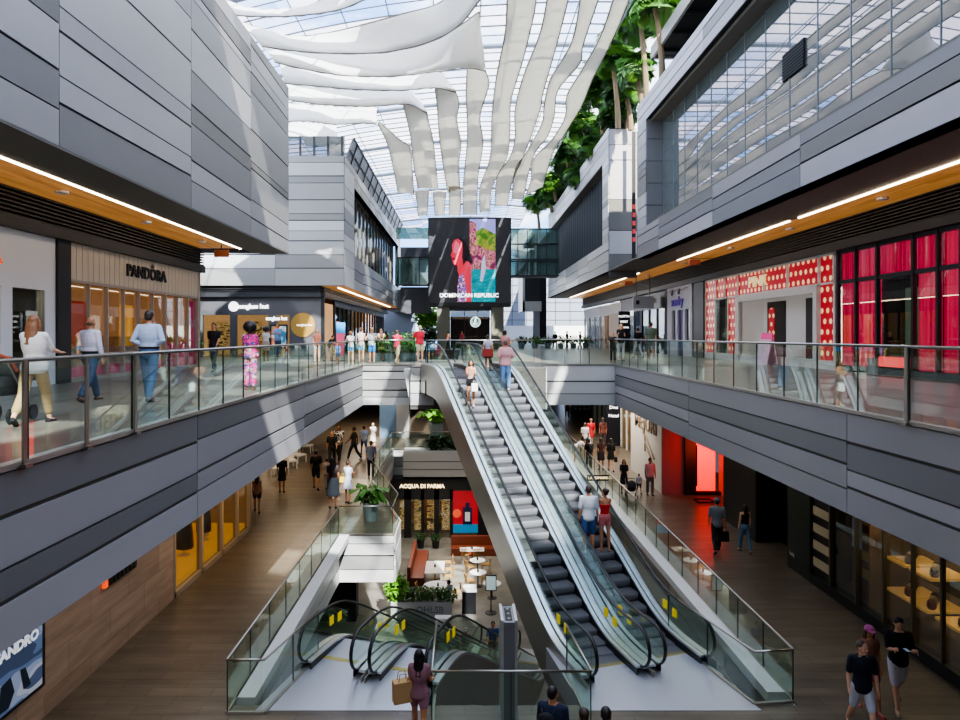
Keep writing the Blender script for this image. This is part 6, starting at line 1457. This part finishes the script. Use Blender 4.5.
# around the escalator head
q = person('woman in a pale lilac top with a red handbag above the rising escalators',488,371,0,335,0,legs='weight',arms='hold',sk='tan',hair=('bun','3a2418'),top=('shirt','c8c8dc',.5,'in'),bottom=('skirt','4a3038',.7),fem=True,girth=1.1)
handbag('dark red handbag hanging behind the woman in the lilac top',Vector((q['hip'][0].x+.15,q['hip'][0].y-.28,q['hip'][0].z+.28)),'8a2a24',.42,.28,.14,drop=.22)
def esc_z(Y): return 0
def on_esc(Y, right, off): 
    o = Vector((3.31,13.9,0)) if not right else Vector((3.31+1.62*UC,13.9+1.62*US,0))
    s_ = (Y-o.y)/UC; p = o+Vector((-US,UC,0))*s_+Vector((UC,US,0))*off
    k = math.floor((s_-.85)/.4); z = Z1+TAN*(sp(.85+.4*k+.2-1.9)-sp(.85+.4*k+.2-1.9-6/TAN))
    return (p.x,p.y,z+.012), z+.012
def esc_person(label, Y, right, off, **k):
    p, z = on_esc(Y, right, off); return person(label,0,0,z,0,at_=p,**k)
esc_person('man in a pale pink shirt and blue jeans high on the escalator, hands on hips',25.0,True,-.05,H=1.86,face=10,legs='stand',arms='hips',sk='tan',hair=('short','5a4a44'),top=('shirt','d8a4a8',.9,'loose'),bottom=('pants','6a94c4',1.9),girth=1.25,shoes='c8c0b8')
esc_person('dark haired woman in a rose top standing beside the man in pink on the escalator',25.9,True,.28,H=1.66,face=-30,legs='stand',arms='front',sk='tan',hair=('bun','1a1210'),top=('shirt','c08078',.3,'out'),bottom=('skirt','a86a68',1.2),fem=True)
esc_person('woman in black shorts with a small white bag riding the escalator',23.6,False,-.1,H=1.62,face=175,legs='stand',arms='front',sk='tan',hair=('long','241814'),top=('tank','c8a898',0,'s'),bottom=('shorts','1c1a1c',.35),shoes='d8c8b8',fem=True,eyes=True,head=(0,22))
p, z = on_esc(23.35,False,-.05); t = thing('paper_bag','small white paper bag held by the woman riding the escalator','bag',(p[0],p[1]-.1,z+.78)); b = MB(); b.box(-.11,.11,-.05,.05,0,.28); bevel(b.build('bag_body',white_p,t,world=False),.01); b = MB(); b.tube([(-.05,0,.28),(-.04,0,.36),(.04,0,.36),(.05,0,.28)],.006,5); b.build('strap',white_p,t,world=False)
esc_person('man in a white T-shirt and denim shorts on the escalator beside the woman in red',18.35,True,-.24,H=1.83,face=-6,legs='weight',arms='down',sk='tan',hair=('short','3a2c26'),top=('shirt','dfe6ee',.85,'out'),bottom=('shorts','3a5a90',.95),shoes='d0d0d0',girth=1.1)
esc_person('woman in a red tank top and pink shorts riding the escalator beside a man',18.35,True,.26,H=1.72,face=12,legs='stand',arms='front',sk='tan',hair=('bun','3a241a'),top=('tank','e01c24',0,'s'),bottom=('shorts','d87a78',.42),shoes='b88a70',fem=True,head=(40,0))
# upper walkway, side of the dotted shop
person('blond person leaning on the far rail beside the directory column',613,362,0,332,160,legs='stand',arms='rail',sk='light',hair=('short','c8a070'),top=('shirt','3a3030',.7,'out'),bottom=('pants','1c1c20',1.9),lean=12)
person('fair haired woman in a black top and white trousers at the far rail corner',621,361,0,324,170,legs='stand',arms='front',sk='light',hair=('long','c09060'),top=('shirt','1a181a',.6,'out'),bottom=('pants','e0dcd8',1.8),fem=True)
person('man in black with white trousers passing the directory column',638,358,0,327,20,legs='walk',arms='down',sk='tan',hair=('short','1c1614'),top=('shirt','121214',.8,'out'),bottom=('pants','d8d4d0',1.85))
person('man in an olive green T-shirt and shorts walking towards the purple shop',651,360,0,322,-10,legs='step',arms='down',sk='tan',hair=('short','2a201a'),top=('shirt','6a7860',.8,'loose'),bottom=('shorts','8a8270',.9),shoes='e0e0e0',girth=1.1)
# far crowd on the upper level
for i,(x,c,lb) in enumerate(((366,'2a2a30','person in black standing far behind the crowd at the rail'),(386,'7a3040','person in a maroon top far behind the crowd at the rail'),(413,'3a3a48','person in slate grey far behind the man in khaki shorts'),(448,'a86a4a','person in a rust top in front of the glazed kiosk'),(462,'b04050','person in a crimson top by the kiosk glass'),(555,'1e1e22','person in black standing on the far terrace beside the shrubs'),(567,'2c2420','person in a dark brown top on the far terrace'),(580,'24242a','person in charcoal on the far terrace under the clad block'))):
    Y = 60.5+i*.35; p = at(x,335,Y); person(lb,0,0,0,0,at_=(p.x,Y,0),H=1.7,face=40*i,legs=('stand','step')[i%2],arms='down',sk=('tan','brown')[i%2],hair=('short','1c1614'),top=('shirt',c,.7,'out'),bottom=('pants','2a2c34',1.9))
# lower walkway, side of the brown stone wall
Z = Z1
person('dark haired woman in a tan top and black shorts walking by the amber shop',257,512,Z,474,15,legs='walk',arms='down',sk='tan',hair=('long','241a16'),top=('shirt','a8806c',.3,'out'),bottom=('shorts','1c1a1c',.5),fem=True)
person('person in a black T-shirt and dark skirt standing near the pale lounge chairs',282,492,Z,455,0,legs='stand',arms='down',sk='tan',hair=('short','1c1614'),top=('shirt','18181a',.8,'out'),bottom=('skirt','222228',.9))
person('man in a black T-shirt and black shorts walking beside the long haired woman',316,489,Z,449,10,legs='walk',arms='down',sk='tan',hair=('short','141010'),top=('shirt','0e0e12',.8,'out'),bottom=('shorts','14141a',.8),shoes='1c1a1a')
person('woman in white trousers half hidden behind the long haired woman',327,490,Z,457,0,legs='walk',arms='down',sk='light',hair=('short','3a2a20'),top=('shirt','b8a8a0',.8,'out'),bottom=('pants','e0dcd8',1.85),fem=True)
person('woman with very long dark hair and a grey skirt on the lower walkway',333,508,Z,458,12,legs='stand',arms='down',sk='tan',hair=('longer','2a1c18'),top=('shirt','3a2c2a',.5,'out'),bottom=('skirt','5a626c',1.15),fem=True,girth=1.1)
q = person('woman in a short white dress on the lower walkway near the potted plant',348,503,Z,461,-25,legs='stand',arms='front',sk='tan',hair=('short','3a241c'),top=('dress','d4d8e8',.5,.75),fem=True)
handbag('yellow shoulder bag carried by the woman in the white dress',q['hip'][0]+Vector((-.05,0,.2)),'d8c040',.26,.24,.1)
person('man in a black and white print top walking under the clad edge',339,462,Z,424,170,legs='walk',arms='swing',sk='brown',hair=('short','141010'),top=('shirt',blotch_mat('print_bw',['1c1c1e','d8d8d8','2a2a2c','1c1c1e'],6),.8,'out'),bottom=('pants','18181a',1.9))
person('person in dark brown striding along the shaded lower walkway',354,460,Z,426,80,legs='walk',arms='swing',sk='brown',hair=('short','141010'),top=('shirt','3a2c24',.9,'out'),bottom=('pants','1c1c20',1.9),shoes='d0d0d0')
person('person in all black walking at the edge of the shaded shop row',332,466,Z,430,190,legs='walk2',arms='swing',sk='tan',hair=('short','141010'),top=('shirt','121214',.8,'out'),bottom=('pants','141418',1.9))
person('man in a light blue shirt and blue shorts among the lower walkway group',364,455,Z,425,20,legs='walk',arms='down',sk='tan',hair=('short','3a2a20'),top=('shirt','a8bcd8',.8,'out'),bottom=('shorts','4a5a88',.8))
person('woman in a white outfit standing in the sun on the lower walkway',373,450,Z,423,0,legs='stand',arms='front',sk='light',hair=('short','c8b090'),top=('dress','e8e6e2',.6,.9),fem=True)
person('man in a blue grey T-shirt and black trousers standing next to the lower glass rail',371,478,Z,441,0,legs='stand',arms='down',sk='tan',hair=('short','5a3a28'),top=('shirt','7a86a0',.8,'out'),bottom=('pants','141418',1.9))
# lower walkway, side of the white jewellery wall
person('man in a white T-shirt and navy shorts walking next to the person in red',585,452,Z,422,15,legs='walk',arms='down',sk='brown',hair=('short','4a4440'),top=('shirt','e4e4ea',.8,'out'),bottom=('shorts','1c2430',.9))
person('person in a long bright red top walking next to the man in a white T-shirt',591,447,Z,418,0,legs='walk2',arms='down',sk='light',hair=('short','8a6a50'),top=('dress','d82430',.9,.7),bottom=('pants','e0d8d4',1.8))
person('man in a white T-shirt bending far forward over the glass rail beyond the escalators',575,462,Z,438,-80,H=1.65,legs='stand',arms='push',sk='tan',hair=('short','3a2a20'),top=('shirt','e8e8ea',.8,'out'),bottom=('shorts','d0ccc4',.9),lean=60)
q = person('man in a black T-shirt and grey trousers with a black backpack',589,471,Z,439,10,legs='stand',arms='down',sk='tan',hair=('short','141010'),top=('shirt','101014',.8,'out'),bottom=('pants','3a3c42',1.85),shoes='d8d8d8')
backpack('black backpack on the man in the black T-shirt among the lower walkway group',q['back'],'0c0c0e',10)
person('woman in a maroon top and dark skirt in the middle of the group of three',601,470,Z,438,5,legs='stand',arms='down',sk='tan',hair=('long','1c1210'),top=('shirt','5a3034',.6,'out'),bottom=('skirt','2a2024',.9),fem=True)
q = person('woman in a short black dress and boots at the end of the group of three',611,471,Z,438,-5,legs='step',arms='down',sk='light',hair=('long','1c1210'),top=('dress','121214',1.2,.7),shoes='101010',fem=True)
handbag('black handbag carried by the woman in the short black dress',q['hand'][1]+Vector((0,0,.05)),'141216',.3,.26,.12)
q = person('woman with long black hair in a black dress pushing a pushchair along the white wall',624,494,Z,459,170,legs='step',arms='push',sk='tan',hair=('long','100c0c'),top=('dress','141416',1.2,.95),fem=True)
st2 = thing('pushchair','dark folding pushchair in front of the woman in the black dress','stroller',(q['t'].location.x+.15,q['t'].location.y-.75,Z),R(175))
for ch in st.children:
    if ch.name.startswith('hood_edge'): continue
    st2.scale = (.85,.85,.8)
    c = ch.copy(); COL.objects.link(c); c.parent = st2
person('small child in a pale T-shirt and dark shorts beside the man in pink',639,493,Z,473,180,legs='walk',arms='down',sk='brown',hair=('short','141010'),top=('shirt','c8ccd4',.7,'out'),bottom=('shorts','24262e',.9))
person('man in a pink T-shirt and grey trousers standing against the white jewellery wall',650,495,Z,458,185,legs='wide',arms='down',sk='brown',hair=('short','141010'),top=('shirt','e0989c',.8,'out'),bottom=('pants','6a6468',1.85),girth=1.1,eyes=True)
q = person('man in a grey T-shirt, cap and black trousers walking away past the red doorway',717,552,Z,497,-12,legs='walk2',arms='down',sk='tan',hair=('short','3a2c24'),top=('shirt','78808a',.85,'loose'),bottom=('pants','101014',1.9),hat='5a6a7a',shoes='2a2a30')
handbag('black shopping bag in the hand of the man in the grey T-shirt',q['hand'][1],'0e0e12',.3,.34,.12)
person('woman in a black top and light blue jeans next to the dark shop wall',745,552,Z,504,5,legs='step',arms='down',sk='light',hair=('long','2a1c18'),top=('tank','121214',0,'l'),bottom=('pants','6a88a8',1.9),fem=True,shoes='8a6a50')
person('person in a pale grey shirt far down the lower walkway on the directory side',567,418,Z,398,0,legs='stand',arms='down',sk='tan',hair=('short','1c1614'),top=('shirt','2c2c34',.8,'out'),bottom=('pants','24242c',1.9))
person('person in a rust top standing by the dark glazed shop beyond the directory pillar',603,449,Z,418,0,legs='stand',arms='down',sk='tan',hair=('long','2a1c18'),top=('shirt','7a4038',.8,'out'),bottom=('pants','4a3838',1.8),fem=True)
# people close to the camera on the lower floor
hz = lambda y, h: (h*0+ (HC-(Z1+h))*F/(y-VY))      # depth of a head top of height h at pixel row y
def near(label, x, ytop, H, **k):
    Y = hz(ytop,H); return person(label,0,0,Z,0,at_=((x-VX)*Y/F,Y,Z),H=H,**k)
q = near('woman with long black hair in a dusty pink romper walking to the descending escalator',419,649,1.66,face=-4,legs='step',arms='bag',sk='tan',hair=('longer','120e0e'),top=('shirt','9a6a74',.45,'loose'),bottom=('shorts','a06e78',.5),shoes='c8b0a0',fem=True,girth=1.08)
pb = Vector((q['t'].location.x-.30,q['t'].location.y-.02,0)); t = thing('paper_shopping_bag','brown paper shopping bag on the arm of the woman in the pink romper','bag',(pb.x,pb.y,Z+.72),R(20))
b = MB(); b.box(-.17,.17,-.09,.09,0,.38); bevel(b.build('bag_body',mat('kraft_paper','b08c5c',.8),t,world=False),.006,1)
for y in (-.06,.06): b = MB(); b.tube([(-.08,y,.38),(-.06,y,.52),(.06,y,.52),(.08,y,.38)],.007,6); b.build('handle',mat('kraft_dark','8a6a40',.8),t,world=False)
q = near('man in a navy T-shirt carrying a backpack, cut off by the bottom edge',553,684,1.76,face=-20,legs='walk',arms='down',sk='tan',hair=('short','1c1614'),top=('shirt','1c2742',.8,'out'),bottom=('pants','22242c',1.9),girth=1.12,head=(-30,0))
backpack('dark backpack on the man in navy at the bottom of the stairwell guard',q['back']+Vector((-.06,0,-.04)),'16181e',-20)
near('person with brown hair of whom only the crown shows, next to the navy backpack man',584,709,1.68,face=0,sk='light',hair=('short','3a2a22'),top=('shirt','4a4a52',.8,'out'),bottom=('pants','2a2c34',1.9))
near('person with dark hair of whom only the crown shows, below the rising escalators',606,708,1.72,face=0,sk='tan',hair=('short','241c1a'),top=('shirt','5a4a4a',.8,'out'),bottom=('pants','2a2c34',1.9))
near('man in a navy polo shirt and white shorts walking towards the camera',862,638,1.78,face=172,legs='walk',arms='down',sk='light',hair=('short','4a3428'),top=('collar','141c2c',.8,'out'),bottom=('shorts','d8dae4',.85),shoes='2a2c34',eyes=True,head=(25,0))
near('woman in a bright pink cap and sunglasses behind the man in the navy polo',869,625,1.66,face=176,legs='step',arms='down',sk='tan',hair=('long','5a3a28'),top=('shirt','a06a50',.4,'out'),bottom=('shorts','a84a58',.6),shoes='c03a44',fem=True,hat='e070b8',eyes=True)
q = near('man in a black T-shirt and white shorts looking down at his phone',898,615,1.80,face=165,legs='walk2',arms='front',sk='light',hair=('short','1c1614'),top=('shirt','101216',.85,'out'),bottom=('shorts','e0d8dc',.95),shoes='b0a890',eyes=True,head=(0,32),girth=1.05)
ph = (q['hand'][0]+q['hand'][1])/2; t = thing('phone','black phone held in both hands by the man in the black T-shirt','phone',(ph.x,ph.y,ph.z)); b = MB(); b.box(-.04,.04,-.075,.075,0,.01); bevel(b.build('case',black,t,world=False),.004); b = MB(); b.box(-.035,.035,-.07,.07,.01,.012); b.build('display',mat('phone_glow','8a9ab0',.2,emis=.3),t,world=False)
# restaurant guests on the lowest level
person('guest in a grey blue shirt and rust shorts sitting at the large round table',407,0,0,0,at_=tuple(onz(449,608,Z0)),H=1.74,base=Z0,face=60,legs='sit',arms='lap',sk='tan',hair=('short','1c1614'),top=('shirt','6a7a98',.8,'out'),bottom=('shorts','a04a30',.9),seat=.45)
person('guest in a blue shirt with dark hair sitting behind the steel pylon',0,0,0,0,at_=tuple(onz(493,655,Z0)),H=1.8,base=Z0,face=175,legs='sit',arms='lap',sk='tan',hair=('short','1c1614'),top=('shirt','3a5a94',.8,'out'),bottom=('pants','2a2c34',1.9),seat=.45,eyes=True)
person('guest in a white top with reddish hair sitting below the lettered planter',0,0,0,0,at_=tuple(onz(449,655,Z0)),H=1.65,base=Z0,face=-60,legs='sit',arms='lap',sk='light',hair=('short','5a2c20'),top=('shirt','e4e0dc',.8,'out'),bottom=('pants','8a8478',1.9),seat=.45,fem=True)
person('guest with a pale headscarf sitting between two others at the entrance table',0,0,0,0,at_=tuple(onz(466,660,Z0)),H=1.65,base=Z0,face=180,legs='sit',arms='lap',sk='tan',hair=('short','1c1614'),top=('shirt','8a8474',.8,'out'),bottom=('pants','6a6458',1.9),seat=.45,fem=True,hat='e0dcd4')
p = onz(480,660,Z0+.75); t = thing('dining_table','small round white table between the guests nearest the descending escalators','table',(p.x,p.y,Z0)); b = MB(); b.lathe([(.45,.72),(.46,.735),(.45,.75)],(0,0,0),24); b.build('tabletop',white_p,t,world=False); b = MB(); b.lathe([(.24,0),(.24,.02),(.03,.04),(.03,.7),(.12,.72)],(0,0,0),16); b.build('pedestal',black,t,world=False)
